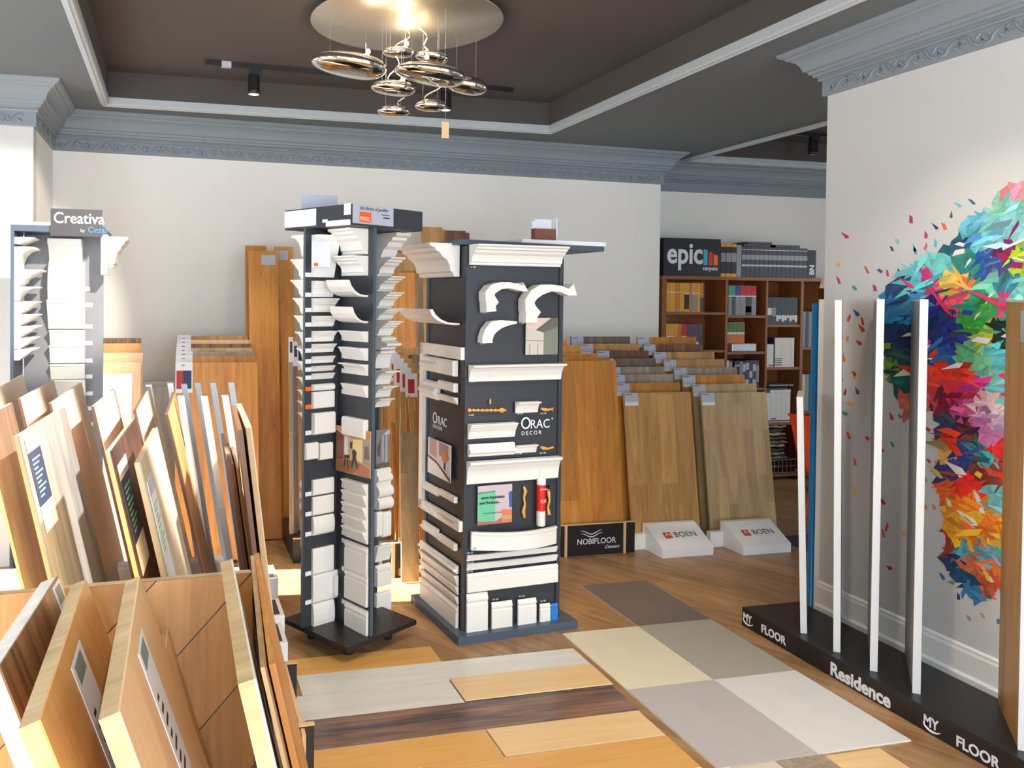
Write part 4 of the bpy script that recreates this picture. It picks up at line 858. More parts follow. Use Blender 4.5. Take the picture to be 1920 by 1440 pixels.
t = thing('divider_rack', 'metal rack with slim upright grey divider posts, some whitened as sunlit, behind the boards', 'display rack', (-.3, 2.95, 0)); L0 = t.location
for px, py, m in ((279, 721, PW), (319, 718, PW), (345, 720, PG), (370, 717, PG), (399, 717, PG), (433, 717, PG), (339, 743, PW), (383, 744, PW), (422, 742, PW)):  # white posts: sunlight put into the colour of the grey ones
    zt_ = 1.305; p = atz(px, py, zt_)-L0; sh = .2; e = .011
    vs = []
    for z_, dx in ((.055, sh), (zt_, 0)): vs += [(p.x+dx-e, p.y-e, z_), (p.x+dx+e, p.y-e, z_), (p.x+dx+e, p.y+e*1.6, z_), (p.x+dx-e, p.y+e*1.6, z_)]
    MB().add(vs, [(0, 3, 2, 1), (4, 5, 6, 7), (0, 1, 5, 4), (1, 2, 6, 5), (2, 3, 7, 6), (3, 0, 4, 7)]).build('divider_post', m, t)
MB().box((-1.0, .27, .50), (.50, .34, .62)).build('cross_rail', PW, t, bevel=.012)
for x in (-.98, .45): MB().box((x, .28, 0), (x+.03, .31, .50)).build('leg', PG, t)
for pn, pf, th, m, lb, ang in [((472, 801), (452, 756), .016, W['beech'], 'light wood board with white lit edge right of the thin samples', 7), ((455, 806), (441, 760), .012, W['brown'], 'dark brown board hidden behind the light wood board', 7),
        ((438, 870), (428, 830), .008, W['walnut'], 'brown board standing lower than the others in the rear rack', 8), ((448, 878), (436, 835), .007, W['oak'], 'slim oak board behind the lower brown board', 8), ((430, 850), (420, 812), .012, M('taupe_board', (164, 140, 120), .5), 'small taupe board at the front of the brown ones', 8)]:
    lean_board(pn, pf, ZM-.0 if pn[1] < 830 else 1.13, th, R(ang), .15, m, lb, group=GR, core=W['edgez'] if m is W['beech'] else m)
# racks holding the boards
def rack(x0, y0, x1, y1, h, label, n_=4, mat=BLK):
    t = thing('sample_rack', label, 'display rack', (x0, y0, 0)); w_, d_ = x1-x0, y1-y0
    MB().box((0, 0, 0), (w_, d_, .05)).build('rack_base', mat, t)
    for k in range(n_+1):
        y = d_*k/n_; MB().box((0, y-.008, .05), (w_, y+.008, h)).build('cross_divider', mat, t); MB().box((0, y-.009, h), (w_, y+.009, h+.003)).build('divider_edge', MDF, t)
    return t
rack(-.95, .98, .23, 1.40, .10, 'low black rack holding the thick front samples', 1)
rack(-1.35, 1.75, .26, 3.19, .10, 'low black rack holding the middle and rear samples', 1)
# slotted rack at the lower left: dark panels with fibreboard edges
t = thing('slotted_rack', 'dark slotted rack with raw fibreboard edges beside the laid planks', 'display rack', (.30, 1.95, 0))
for (xa, ya, xb, yb, zz) in ((556, 1364, 590, 1362, .34), (530, 1247, 557, 1245, .30)):
    a, b = atz(xa, ya, zz), atz(xb, yb, zz); q = Vector((a.x, a.y, 0))-t.location
    MB().box((q.x-.05, q.y, 0), (b.x-t.location.x, q.y+.014, zz)).build('cross_panel', BLK, t); MB().box((q.x-.05, q.y-.001, zz), (b.x-t.location.x+.001, q.y+.015, zz+.006)).build('panel_edge', MDF, t)
a, b = atz(574, 1378, .335), atz(537, 1238, .345)
q, r_ = Vector((a.x, a.y, 0))-t.location, Vector((b.x, b.y, 0))-t.location; n_ = Vector((-(r_-q).y, (r_-q).x, 0)).normalized()*.012
MB().prism([q, r_, r_+n_, q+n_], (0, 0, 0), (0, 0, .335)).build('side_panel', MDF, t)
# stepped white and black sample boxes next to the tall display
for i, (px, py, wx, zz, lb) in enumerate([(522, 1084, .16, .17, 'farthest'), (534, 1154, .16, .19, 'middle'), (540, 1205, .15, .20, 'nearest')]):
    a = atz(px, py, zz); t = thing('stepped_box', '%s white box with dark inset top left of the tall rotating display' % lb, 'display box', (a.x-.62, a.y, 0))
    MB().box((0, 0, 0), (.62, .22, zz)).build('box_body', WHT2, t, bevel=.002); MB().box((.02, .02, zz), (.60, .20, zz+.002)).build('dark_inset', ANTH if i else GREYP, t); MB().box((.62, .03, .02), (.622, .19, zz-.05)).build('dark_end', BLK, t)

# ================================================================ STACKS AT THE BACK WALL
def stand_board(x0, x1, yb, zb, yt, zt, th, mat, name, label, group, parent_extra=None, card=None, cardm=GCARD, core=None, vt=.002):
    up_ = Vector((0, yt-yb, zt-zb)); L = up_.length; up_.normalize(); X_ = Vector((1, 0, 0)); Y_ = up_.cross(X_)
    o = thing(name, label, 'flooring sample', (x0, yb, zb), 0, group); o.rotation_euler = Matrix((X_, Y_, up_)).transposed().to_euler()
    w_ = x1-x0; MB().box((0, vt, 0), (w_, th, L)).build('core', core or W['edgez'], o); MB().box((0, 0, 0), (w_, vt, L)).build('veneer', mat, o)
    if card:
        cx0, cx1, ch_, extra = card
        c = MB().box((cx0, -.0015, L-ch_), (cx1, 0, L+extra)).build('label_card', cardm, o)
        if extra > 0 or cardm is GCARD: MB().box((cx0, -.002, L-ch_), (cx1, -.0015, L-ch_+.022)).build('white_strip', CARD, c)
        MB().box((cx0+.006, -.0022, L-.012), (cx0+(cx1-cx0)*.55, -.0015, L-.008)).build('printed_line', INK, c)
    return o
woods = W
def stack(front, back, n_, pxl, pxr, py, mats, labels, group, zb0=.02, card=None, cardm=GCARD, Yf=4.98, Yb=5.72, hb=1.0, lean=.14, name='flooring_board'):
    """tops run from (pxl[0],py[0]) front to the back; one entry each"""
    for i in range(n_):
        Y = Yf+(Yb-Yf)*i/(n_-1); a, b = aty(pxl[i], py[i], Y), aty(pxr[i], py[i], Y)
        stand_board(a.x, b.x, Y-lean, .015, Y, (a.z+b.z)/2, .014, mats[i], name, labels[i], group, card=card, cardm=cardm)
colr = {'oak': 'natural oak', 'orange': 'orange oak', 'pale': 'pale oak', 'tan': 'tan oak', 'grey': 'grey washed', 'greybr': 'grey brown', 'brown': 'smoked brown', 'dark': 'dark wenge', 'amber': 'golden oak', 'walnut': 'walnut brown', 'beech': 'light beech', 'cherry': 'honey'}
def lab_stack(keys, where): return ['%s board with grey corner card, %s from the front in the %s' % (colr[k], ORD[i], where) for i, k in enumerate(keys)]
k1 = ['tan', 'orange', 'grey', 'grey', 'greybr', 'brown', 'oak', 'greybr']
stack(0, 0, 8, [1169.6, 1154, 1146, 1138, 1126, 1118, 1088, 1070], [1295, 1275, 1262, 1246, 1229, 1216, 1198, 1181], [735.8, 718, 702, 688, 672, 657.5, 644.7, 631], [W[k] for k in k1], lab_stack(k1, 'left carton stack'), 'boards behind the left white carton', card=(.005, .105, .085, -.0))
k2 = ['pale', 'pale', 'orange', 'grey', 'oak', 'oak', 'walnut', 'orange']
stack(0, 0, 8, [1314, 1298, 1279, 1262.6, 1244, 1225.5, 1206, 1194.5], [1436, 1418, 1396, 1381, 1357.5, 1339, 1317.5, 1305], [735.8, 720, 703, 689, 674, 660, 645.7, 632], [W[k] for k in k2], lab_stack(k2, 'right carton stack'), 'boards behind the right white carton', card=(.005, .105, .085, 0.))
k3 = ['orange', 'orange', 'orange', 'amber', 'amber']
stack(0, 0, 5, [1040, 1033, 1022, 1008, 995], [1154.6, 1143, 1119.5, 1089, 1062], [676.5, 670, 663, 648, 637], [W[k] for k in k3], ['%s board, %s from the front behind the black lettered box' % (colr[k], ORD[i]) for i, k in enumerate(k3)], 'boards behind the black lettered box', Yf=4.94, Yb=5.35, hb=1.10)
bpy.data.objects['flooring_board'].name = 'flooring_board'
# carton stands and black box
def carton(x0, x1, y0, label):
    t = thing('carton_stand', label, 'display stand', (x0, y0, 0), 0, 'white lettered carton stands'); w_ = x1-x0
    MB().prism([(0, 0, 0), (0, 0, .058), (0, .20, .165), (0, .235, .165), (0, .235, 0)], (0, 0, 0), (w_, 0, 0)).build('carton_body', WHT2, t, bevel=.0015)
    MB().box((-.10, .2, 0), (w_+.02, .24, .10)).build('rear_flap', WHT2, t)
    sl_ = math.atan2(.107, .20); p = Vector((w_*.40, .085, .058+.085*.535+.0012))
    text('BOEN', .062, M('grey_print', (92, 88, 86), .5), t, p, (sl_, 0, 0))
    q = Vector((w_*.2, .078, .058+.078*.535+.0012)); e = Vector((0, cos(sl_), sin(sl_)))
    lg = MB().add([q, q+Vector((.055, 0, 0)), q+Vector((.055, 0, 0))+e*.055, q+e*.055], [(0, 1, 2, 3)]).build('logo_square', M('boen_red', (214, 78, 58), .5), t)
    m = MB(); nn = Vector((0, -sin(sl_), cos(sl_)))*.0005
    for k in range(5): c_ = q+Vector((.014+.007*k, 0, 0))+e*(.018+.006*((k*3) % 4))+nn; m.add([c_, c_+Vector((.004, 0, 0)), c_+Vector((.008, 0, 0))+e*.018, c_+Vector((.003, 0, 0))+e*.018], [(0, 1, 2, 3)])
    m.build('hand_emblem', CARD, lg); return t
carton(3.042, 3.412, 4.60, 'white wedge carton lettered in grey in front of the tan oak board'); carton(3.593, 3.955, 4.545, 'white wedge carton lettered in grey in front of the pale oak board')
t = thing('lettered_box', 'black box with white wave logo below the orange oak boards', 'display box', (2.42, 4.762, 0))
MB().box((0, 0, 0), (.52, .018, .198)).build('box_body', BLK, t); MB().box((-.002, -.002, .198), (.522, .012, .204)).build('top_edge', MDF, t)
for x in (.018, .435): MB().box((x, -.012, 0), (x+.014, .0, .204)).build('upright_edge', MDF, t)
text('NOBIFLOOR', .052, CARD, t, (.105, -.0015, .072), FRONT, sx=.95); text('Connect', .03, CARD, t, (.30, -.0015, .038), FRONT, shear=.5)
m = MB()
for dz in (0, .018): m.tube([(.13+.011*k, -.002, .148-dz+.012*sin(k*.5+1.2)) for k in range(15)], [.0008+.0025*sin(pi*k/14) for k in range(15)], 6)
m.build('wave_logo', CARD, t)
flat_sample('floor_mat', 4.05, 4.30, 4.62, 4.85, 0, M('dark_mat', (66, 62, 68), .8), 'dark mat on the floor right of the right white carton', 'mat')

# left oak stack with white cards
ys = [680, 667.5, 660, 652.5, 645, 637.5, 630]; xr = [483, 479, 476, 473, 471, 467, 464]; kk = ['amber', 'orange', 'grey', 'pale', 'walnut', 'beech', 'oak']
for i in range(7):
    Y = 5.30+.09*i; a, b = aty(361-(i < 2)*0-3*(i > 2), ys[i], Y), aty(xr[i], ys[i], Y); c = aty(329+.6*i, ys[i], Y)
    o = stand_board(c.x, b.x, Y-.22, (.02 if i else .02), Y, a.z, .014, W[kk[i]], 'flooring_board', '%s board with white top card, %s from the front of the left oak stack' % (colr[kk[i]], ORD[i]), 'boards of the left oak stack', card=None)
    L = math.hypot(.22, a.z-((.02 if i else .02))); w_ = a.x-c.x
    cd = MB().box((0, -.002, L-(.19 if i == 0 else .1)), (w_, -.0005, L+.006+.0*i)).build('label_card', CARD, o)
    MB().box((w_*.36, -.0024, L-.018), (w_*.56, -.002, L-.014)).build('printed_line', INK, cd)
    if i == 0:
        MB().box((w_*.06, -.0024, L-.165), (w_*.44, -.002, L-.05)).build('red_block', RED, cd); MB().box((w_*.44, -.0024, L-.165), (w_*.94, -.002, L-.05)).build('navy_block', NAVY, cd)
# boards beside the third display
for i, (x0, x1, y, k, lb) in enumerate([(160, 264, 680, 'beech', 'pale framed board with bright white face beside the grey display column'), (160, 268, 662, 'beech', 'light board just behind the pale framed board'), (150, 266, 644, 'cherry', 'honey coloured board behind the light ones beside the grey display'), (150, 265, 634, 'walnut', 'red brown board, rearmost beside the grey display')]):
    Y = 5.25+.1*i; a, b = aty(x0, y, Y), aty(x1, y, Y); o = stand_board(a.x, b.x, Y-.15, .02, Y, a.z, .014, W[k], 'flooring_board', lb, 'boards beside the grey display')
    if i == 0: L = math.hypot(.15, a.z-.02); w_ = b.x-a.x; MB().box((0, -.002, 0), (w_-.05, -.0005, L-.07)).build('white_face', WHT2, o)
# tall boards
for x0, x1, yt_, Y, yb_, k, lb, cd in [(466, 516, 470, 5.85, 5.50, 'amber', 'tall golden oak plank with knots, front of the three tall planks', 1), (514, 545, 462, 5.95, 5.6, 'amber', 'tall golden plank leaning right behind the front one', 1), (460, 495, 460, 6.0, 5.65, 'orange', 'tall orange plank, rearmost at the left of the three', 0)]:
    a, b = aty(x0, yt_, Y), aty(x1+5, yt_, Y); o = stand_board(a.x, b.x, yb_, 0.01, Y, a.z, .02, W[k], 'tall_plank', lb, 'tall planks leaning on the back wall')
    L = math.hypot(Y-yb_, a.z-.01)
    if cd: MB().box((.09 if x0 < 500 else .015, -.002, L-.10), (.19 if x0 < 500 else .1, -.0005, L-.03)).build('label_card', GCARD, o)
# narrow boards left of the rotating display
for i, (x0, x1, yt_, Y, zb_, k, lb) in enumerate([(541, 549, 632, 5.2, .42, 'grey', 'narrow grey washed board with white card left of the rotating display'), (549, 558, 640, 5.25, .33, 'greybr', 'narrow grey brown board beside the grey washed one'), (557, 572, 648, 5.3, .25, 'tan', 'narrow tan board partly hidden by the rotating display')]):
    a, b = aty(x0, yt_, Y), aty(x1, yt_, Y); o = stand_board(a.x, b.x+.1*(i == 2), Y-.12, zb_ if 0 else .16-.02*i, Y, a.z, .012, W[k], 'flooring_board', lb, 'narrow boards left of the rotating display')
    L = math.hypot(.12, a.z-.16+.02*i); c = MB().box((0, -.002, L-.16), (b.x-a.x, -.0005, L)).build('label_card', CARD, o); MB().box((.008, -.0024, L-.10), (b.x-a.x-.004, -.002, L-.03)).build('navy_block', NAVY, c)
t = thing('black_rack_box', 'black box with fibreboard rim under the narrow boards left of the display', 'display box', (.73, 5.0, 0)); MB().box((0, 0, 0), (.42, .5, .15)).build('box_body', BLK, t); MB().box((-.002, -.01, .15), (.422, .004, .156)).build('rim', MDF, t)
# boards seen between and above the displays
for x0, x1, yt_, Y, zb_, k, lb in [(790, 829, 425, 5.9, .02, 'oak', 'tall natural oak board showing above the dark column display'), (826, 836, 430, 5.94, .02, 'beech', 'narrow light board behind the natural oak one above the display'), (835, 873, 432, 5.88, .02, 'brown', 'tall brown board showing above the dark column display'), (860, 880, 436, 5.96, .02, 'walnut', 'second brown board a little lower above the dark column display')]:
    a, b = aty(x0, yt_, Y), aty(x1, yt_, Y); stand_board(a.x, b.x, Y-.25, zb_, Y, a.z, .018, W[k], 'tall_plank', lb, 'tall boards behind the dark column display')
for x0, x1, yt_, Y, h_, k, lb in [(735, 783, 474, 5.85, .7, 'tan', 'large tan board standing on the ledge between the two displays'), (735, 777, 510, 5.80, .55, 'amber', 'golden orange board in front of the tan one between the displays')]:
    a, b = aty(x0-40, yt_, Y), aty(x1, yt_, Y); stand_board(a.x, b.x, Y-.06, a.z-h_, Y, a.z, .016, W[k], 'flooring_board', lb, 'boards standing on the ledge')
a = aty(700, 652, 5.7); b = aty(790, 652, 5.7)
t = thing('wooden_ledge', 'long light wooden ledge between the two displays carrying tall boards', 'shelf', (a.x, 5.66, 0)); MB().box((0, 0, a.z-.05), (b.x-a.x-.03, .30, a.z)).build('ledge_board', W['oak'], t)
for x in (.02, b.x-a.x-.08): MB().box((x, .02, 0), (x+.04, .06, a.z-.05)).build('leg', W['oak'], t)
tops = [(716, 741, 656), (720, 745, 661), (724, 750, 666), (728, 757, 673), (738, 764, 682), (750, 771, 691), (760, 782, 701)]
for i, (x0, x1, y) in enumerate(tops[::-1]):
    Y = 5.05+.085*i; a, b, e_ = aty(x0, y, Y), aty(x1, y, Y), aty(x1+14, y+12, Y)
    o = stand_board(a.x, e_.x, Y-.12, .02, Y, a.z, .012, W[['orange', 'amber', 'tan', 'cherry', 'amber', 'orange', 'oak'][i]], 'flooring_board', 'board with white and red card, %s from the front between the two displays' % ORD[i], 'carded boards between the displays')
    L = math.hypot(.12, a.z-.02); w_ = b.x-a.x; c = MB().box((0, -.002, L-.15), (w_, -.0005, L+.004)).build('label_card', CARD, o); MB().box((w_*.2, -.0026, L-.125), (w_*.75, -.002, L-.035)).build('red_block', RED, c)
def slab(pts_top, Y, zb_, dxb, th, mat, name, label, group):
    (x0, y0), (x1, y1) = pts_top; a, b = aty(x0, y0, Y), aty(x1, y1, Y); o = thing(name, label, 'flooring sample', (a.x+dxb, Y-.25, zb_), 0, group)
    v_ = Vector((a.x, Y, a.z))-o.location; w_ = b-a
    MB().prism([(0, 0, 0), (w_.x, 0, 0), (v_.x+w_.x, v_.y, v_.z+w_.z), (v_.x, v_.y, v_.z)], (0, 0, 0), (0, th, 0)).build('board', mat, o); return o
g_ = 'loose boards leaning between the displays'
slab(((750, 802), (781, 819)), 4.75, .01, -.05, .014, W['pale'], 'loose_board', 'pale loose board with slanted top between the two displays', g_)
slab(((733, 790), (741, 794)), 4.95, .01, -.02, .014, W['orange'], 'loose_board', 'slim orange loose board beside the rotating display', g_)
slab(((751, 736), (760, 740)), 4.86, .01, -.07, .012, W['oak'], 'loose_board', 'slim oak strip leaning left between the two displays', g_)
slab(((765, 742), (778, 748)), 4.98, .01, .03, .012, W['tan'], 'loose_board', 'tan loose board just left of the dark column display', g_)
t = thing('black_rack_box', 'small black box with fibreboard upright between the two displays', 'display box', (1.20, 4.62, 0)); MB().box((0, 0, 0), (.17, .08, .20)).build('box_body', BLK, t); MB().box((.055, -.01, 0), (.075, 0, .205)).build('upright_edge', MDF, t); MB().box((-.002, -.004, .2), (.172, .012, .205)).build('rim', MDF, t)

# ================================================================ THIRD DISPLAY (grey, left)
YC = 4.42
pL, pR = aty(45, 700, YC), aty(193, 700, YC); zT = aty(140, 442, YC).z
cr_ = thing('moulding_display', 'grey display column with white cornice samples left beside the bright pillar', 'display stand', (pL.x, YC, 0)); L0 = cr_.location
wd = pR.x-pL.x
GR2 = M('grey_display_laminate', (128, 128, 132), .5)
MB().box((-.02, -.22, 0), (wd+.02, .25, .05)).build('base_plate', GR2, cr_); MB().box((0, 0, .05), (wd, .016, zT)).build('back_panel', GR2, cr_)
q = aty(24, 700, YC-.24); MB().box((q.x-L0.x-.012, -.24, .05), (q.x-L0.x+.004, .0, zT)).build('side_panel', ANTHB, cr_)
MB().box((q.x-L0.x-.012, -.24, zT), (wd+.02, .26, zT+.03)).build('top_board', ANTHB, cr_)
s0, s1 = aty(95, 442, YC-.25), aty(192, 394, YC-.25)
sg = MB().box((s0.x-L0.x, -.256, s0.z), (s1.x-L0.x, -.25, s1.z)).build('brand_sign', M('grey_sign', (60, 57, 57), .5), cr_)
text('Creativa', .074, CARD, cr_, (s0.x-L0.x+.012, -.2575, s0.z+.062), FRONT, bold=.0006, sx=.92)
text('by', .022, GCARD, cr_, (s0.x-L0.x+.135, -.2575, s0.z+.022), FRONT); text('Cezar', .040, M('sign_blue', (50, 130, 220), .5), cr_, (s0.x-L0.x+.168, -.2575, s0.z+.02), FRONT)
PC = (L0.x, YC)
for x0, x1, y0, y1, d, k in [(94, 156, 450, 545, .10, 'cove'), (94, 160, 492, 575, .09, 'bulge'), (92, 160, 562, 616, .09, 'slope'), (95, 160, 618, 647, .06, 'slope'), (95, 160, 646, 680, .06, 'slope'), (96, 160, 682, 710, .05, 'slope'), (97, 161, 711, 742, .05, 'slope'), (97, 161, 744, 770, .05, 'slope'), (97, 161, 775, 800, .04, 'slope'), (97, 161, 806, 830, .04, 'slope'), (97, 161, 838, 860, .04, 'slope')]:
    sample(cr_, 0, PC, 0., x0, x1, y0, y1, d, k, 'R')
def sideS(y0, y1, d, k):
    z1, z0 = aty(28, y0, YC-.24).z, aty(28, y1, YC-.24).z; x = q.x-L0.x+.004
    MB().prism([(x+dd*d, 0, z0+zz*(z1-z0)) for dd, zz in PR[k]], (0, -.235, 0), (0, -.06, 0)).build('moulding_sample', WHT, cr_)
for y0, y1, d, k in [(444, 457, .09, 'slope'), (462, 505, .09, 'cove'), (505, 537, .12, 'crown'), (537, 564, .10, 'cove'), (565, 590, .10, 'slope'), (590, 612, .10, 'slope'), (612, 634, .10, 'slope'), (634, 656, .09, 'slope'), (655, 676, .09, 'slope')]: sideS(y0, y1, d, k)
MB().box((wd, -.16, zT-.20), (wd+.03, .016, zT)).build('moulding_sample', WHT, cr_); MB().prism([(wd+.03+dd*.09, 0, zT-.16+zz*.16) for dd, zz in PR['crown']], (0, .0, 0), (0, .25, 0)).build('moulding_sample', WHT, cr_)
t = MB().box((0, 0, 0), (.30, .12, .03)).build('white_sample_box', WHT2); q = aty(30, 430, YC); t.location = (q.x, YC-.05, zT+.0305); tag(t, 'white sample box lying on top of the grey display column', 'sample box')

# ================================================================ BOOKCASE
YB = 6.40; bz = lambda y, x=1400: aty(x, y, YB).z
bc = thing('bookcase', 'cherry wood bookcase full of sample books in the far recess', 'bookcase', (4.185, YB, 0)); L0 = bc.location
TOPZ = 1.862; BW = 1.93; DP = .30
cols = [(0.0, .645, [586, 656, 728, 795, 870]), (.665, 1.07, [591.5, 659.6, 727.5, 795, 870]), (1.09, 1.445, [608.7, 689.7, 794.4, 921]), (1.47, 1.91, [652, 774.5, 905])]
zs = lambda y: max(.055, bz(y, 1400))
for x0, x1 in ((0, .045), (.645, .67), (1.07, 1.09), (1.445, 1.475), (1.90, BW)): MB().box((x0, 0, 0), (x1, DP, TOPZ-.03)).build('upright', W['shelf'], bc)
MB().box((-.01, -.01, TOPZ-.03), (BW+.01, DP, TOPZ)).build('top_board', wood('bookcase_cherry_h', (158, 100, 50), (122, 70, 32), axis='X', contrast=.6), bc)
MB().box((.0, DP-.008, 0), (BW, DP, TOPZ-.03)).build('back_panel', W['shelf'], bc)
SH = MC['bookcase_cherry_h']; lev = []
for (x0, x1, yy) in cols:
    xx = x0+.045 if x0 == 0 else x0; zz = [zs(y) for y in yy]; lev.append(zz)
    for z in zz: MB().box((xx, .004, z-.022), (x1, DP-.01, z)).build('shelf', SH, bc)
cnt = {}
def book(x, z, w_, h_, d_, mat, label, group, band=None, bands=(), y=.02, rz=0., name='sample_book'):
    t = thing(name, label, 'book', (L0.x+x, L0.y+y, z), rz, group)
    MB().box((0, 0, 0), (w_, d_, h_)).build('cover', mat, t, bevel=.001)
    if bands:
        for (a, b, m) in bands: MB().box((.0008, -.0012, h_*a), (w_-.0008, 0, h_*b)).build('spine_band', m, t)
    return t
def row(x0, z, ws, h_, mats, what, where, group, d_=.2, bands=None, hs=None, gap=.0015, y=.02):
    x = x0
    for i, w_ in enumerate(ws):
        book(x, z, w_, hs[i] if hs else h_, d_, mats[i % len(mats)], '%s, %s from left %s' % (what[i % len(what)] if isinstance(what, list) else what, ORD[i], where), group, bands=(bands[i % len(bands)] if bands else ()), y=y); x += w_+gap
YEL = M('amber_cover', (222, 156, 44), .45); YEL2 = M('amber_cover_dark', (196, 126, 34), .45); REDC = M('red_cover', (196, 34, 34), .45); GRNC = M('green_cover', (84, 124, 60), .45); TEAL = M('teal_cover', (70, 160, 130), .45)
BLUC = M('indigo_cover', (64, 66, 160), .45); GRYC = M('grey_photo_cover', (140, 144, 152), .5); DGR = M('slate_cover', (62, 68, 80), .45); BLKC = M('black_cover', (34, 34, 38), .4); WHC = M('white_cover', (222, 220, 214), .45); ORC = M('orange_cover', (214, 116, 46), .45); PURP = M('plum_photo_cover', (88, 70, 84), .45); PINK = M('pink_cover', (222, 130, 124), .5)
z = lev[0][0]; wh = 'on the top left shelf'
row(.06, z+.001, [.028, .058, .042, .042, .05, .026, .05, .034, .03], .26, [YEL, YEL, YEL2, YEL, YEL, YEL2, YEL, YEL, YEL2], 'amber spined sample book', wh, 'amber books on the top left shelf', bands=[[(.66, .68, WHC)], [(.66, .69, WHC)], [(.66, .68, WHC), (.0, .1, GRYC)], [(.66, .68, WHC)], [(.1, .6, BLKC), (.62, .64, WHC)], [(.66, .68, WHC)], [(.04, .6, GRYC), (.62, .64, WHC)], [(.64, .66, WHC)], [(.02, .5, DGR), (.6, .62, WHC)]])
z = lev[0][1]
row(.06, z+.001, [.05, .03, .034, .034, .028, .024, .03, .03, .028, .028, .034], .235, [YEL, YEL, YEL, YEL2, REDC, REDC, PURP, PURP, PURP, PURP, PURP], ['amber spined book', 'amber spined book', 'amber spined book', 'amber spined book', 'red spined book', 'red spined book', 'plum spined book', 'plum spined book', 'plum spined book', 'plum spined book', 'plum spined book'],
    'on second shelf, left bay', 'books on the second shelf of the left bay', bands=[[(.05, .5, GRYC), (.5, .54, WHC)], [(.5, .54, WHC)], [(.05, .5, GRYC)], [(.2, .48, DGR)], [(.5, .53, WHC)], [(.5, .53, WHC)], [(.1, .4, BLUC)], [(.1, .45, GRYC)], [(.2, .5, YEL)], [(.1, .3, WHC)], [(.1, .5, DGR)]])
z = lev[1][0]
row(.69, z+.001, [.035, .035, .05, .055, .06, .05], .27, [TEAL, TEAL, BLUC, REDC, REDC, REDC], ['green topped book', 'mint topped book', 'indigo topped book', 'red topped book', 'red topped book', 'red topped book'], 'on top shelf, second bay', 'colour coded books on the top shelf',
    bands=[[(0, .62, GRYC), (.62, .66, WHC)], [(0, .62, DGR), (.62, .66, WHC)], [(0, .62, GRYC), (.62, .66, WHC)], [(0, .62, GRYC), (.62, .66, WHC)], [(0, .62, DGR), (.62, .66, WHC), (.1, .3, REDC)], [(0, .62, GRYC), (.62, .66, WHC)]])
z = lev[1][1]
row(.69, z+.001, [.04, .04, .04, .04, .04], .265, [ORC], 'green and orange spined book', 'on second shelf, second bay', 'green and orange books', bands=[[(.66, .97, GRNC), (.58, .66, WHC)]], y=.06)
t = thing('storage_tin', 'grey metal tin lying in front of the green and orange books', 'tin', (L0.x+.72, L0.y-.0, z+.001)); MB().box((0, 0, 0), (.26, .05, .075)).build('tin_body', ALU, t, bevel=.008); MB().box((.205, -.001, .006), (.24, 0, .066)).build('end_label', CARD, t)
z = lev[1][2]
row(.675, z+.001, [.03, .035, .02, .055, .03, .03, .035, .035, .035, .03], .24, [WHC, DGR, WHC, BLKC, GRYC, DGR, DGR, DGR, DGR, DGR], ['white spined binder', 'slate binder', 'white spined binder', 'black binder', 'pale grey binder', 'slate binder', 'slate binder', 'slate binder', 'slate binder', 'slate binder'],
    'on third shelf, second bay', 'binders on the third shelf of the second bay', bands=[[], [(.7, .95, GRYC)], [], [(.8, .84, WHC)], [], [(.1, .3, GCARD), (.6, .9, GCARD)], [(.1, .3, GCARD), (.65, .9, GCARD)], [(.35, .6, GCARD)], [(.1, .3, GCARD), (.6, .85, GCARD)], [(.2, .8, GRYC)]], hs=[.25, .25, .17, .245, .24, .24, .25, .25, .25, .25])
z = lev[2][0]
row(1.10, z+.001, [.05, .045, .027, .027, .027, .027, .027, .027, .027, .03], .25, [BLKC, DGR, DGR, DGR, DGR, DGR, DGR, DGR, DGR, DGR], ['broad black book with white lettering']+['slim dark book']*9, 'on top shelf, third bay', 'dark books on the third bay top shelf', bands=[[(.35, .6, WHC)], [(.3, .62, GRYC)], [(.12, .34, WHC)], [(.2, .34, WHC)], [(.1, .34, WHC)], [(.16, .34, WHC)], [(.24, .34, WHC)], [(.12, .34, WHC)], [(.18, .34, WHC)], [(.1, .34, WHC)]])
z = lev[2][1]
row(1.095, z+.001, [.03, .05, .012, .075, .095, .035], .26, [WHC, WHC, NAVY, WHC, WHC, WHC], ['short white binder', 'short white binder with red mark', 'thin navy folder', 'tall white binder with coloured marks', 'broad white box file', 'tall white binder'], 'on second shelf, third bay', 'white binders in the third bay', hs=[.21, .21, .27, .27, .27, .27],
    bands=[[], [(.04, .1, REDC)], [], [(.06, .1, REDC), (.14, .17, DGR), (.2, .23, BLUC), (.27, .3, DGR)], [], []])
z = lev[2][2]
row(1.10, z+.001, [.055, .06, .05, .048, .048], .27, [WHC], 'white binder with black dots', 'on third shelf, third bay', 'white dotted binders', bands=[[(.03, .07, BLKC)], [(.03, .07, BLKC), (.1, .14, BLKC)], [(.03, .07, BLKC)], [(.03, .07, BLKC)], [(.03, .07, BLKC)]])
for i, (dx, w_, m, lb) in enumerate([(.10, .22, WHC, 'white folder lying on top of the dotted binders'), (.05, .24, DGR, 'dark folder lying above the white folder'), (.09, .26, GRYC, 'thin grey folder on top of the folder pile')]):
    book(1.10+dx-.05, z+.272+.031*i, w_, .028 if i == 0 else .014, .2, m, lb, 'folders lying on the binders')
z = lev[2][3]; rn = random.Random(3)
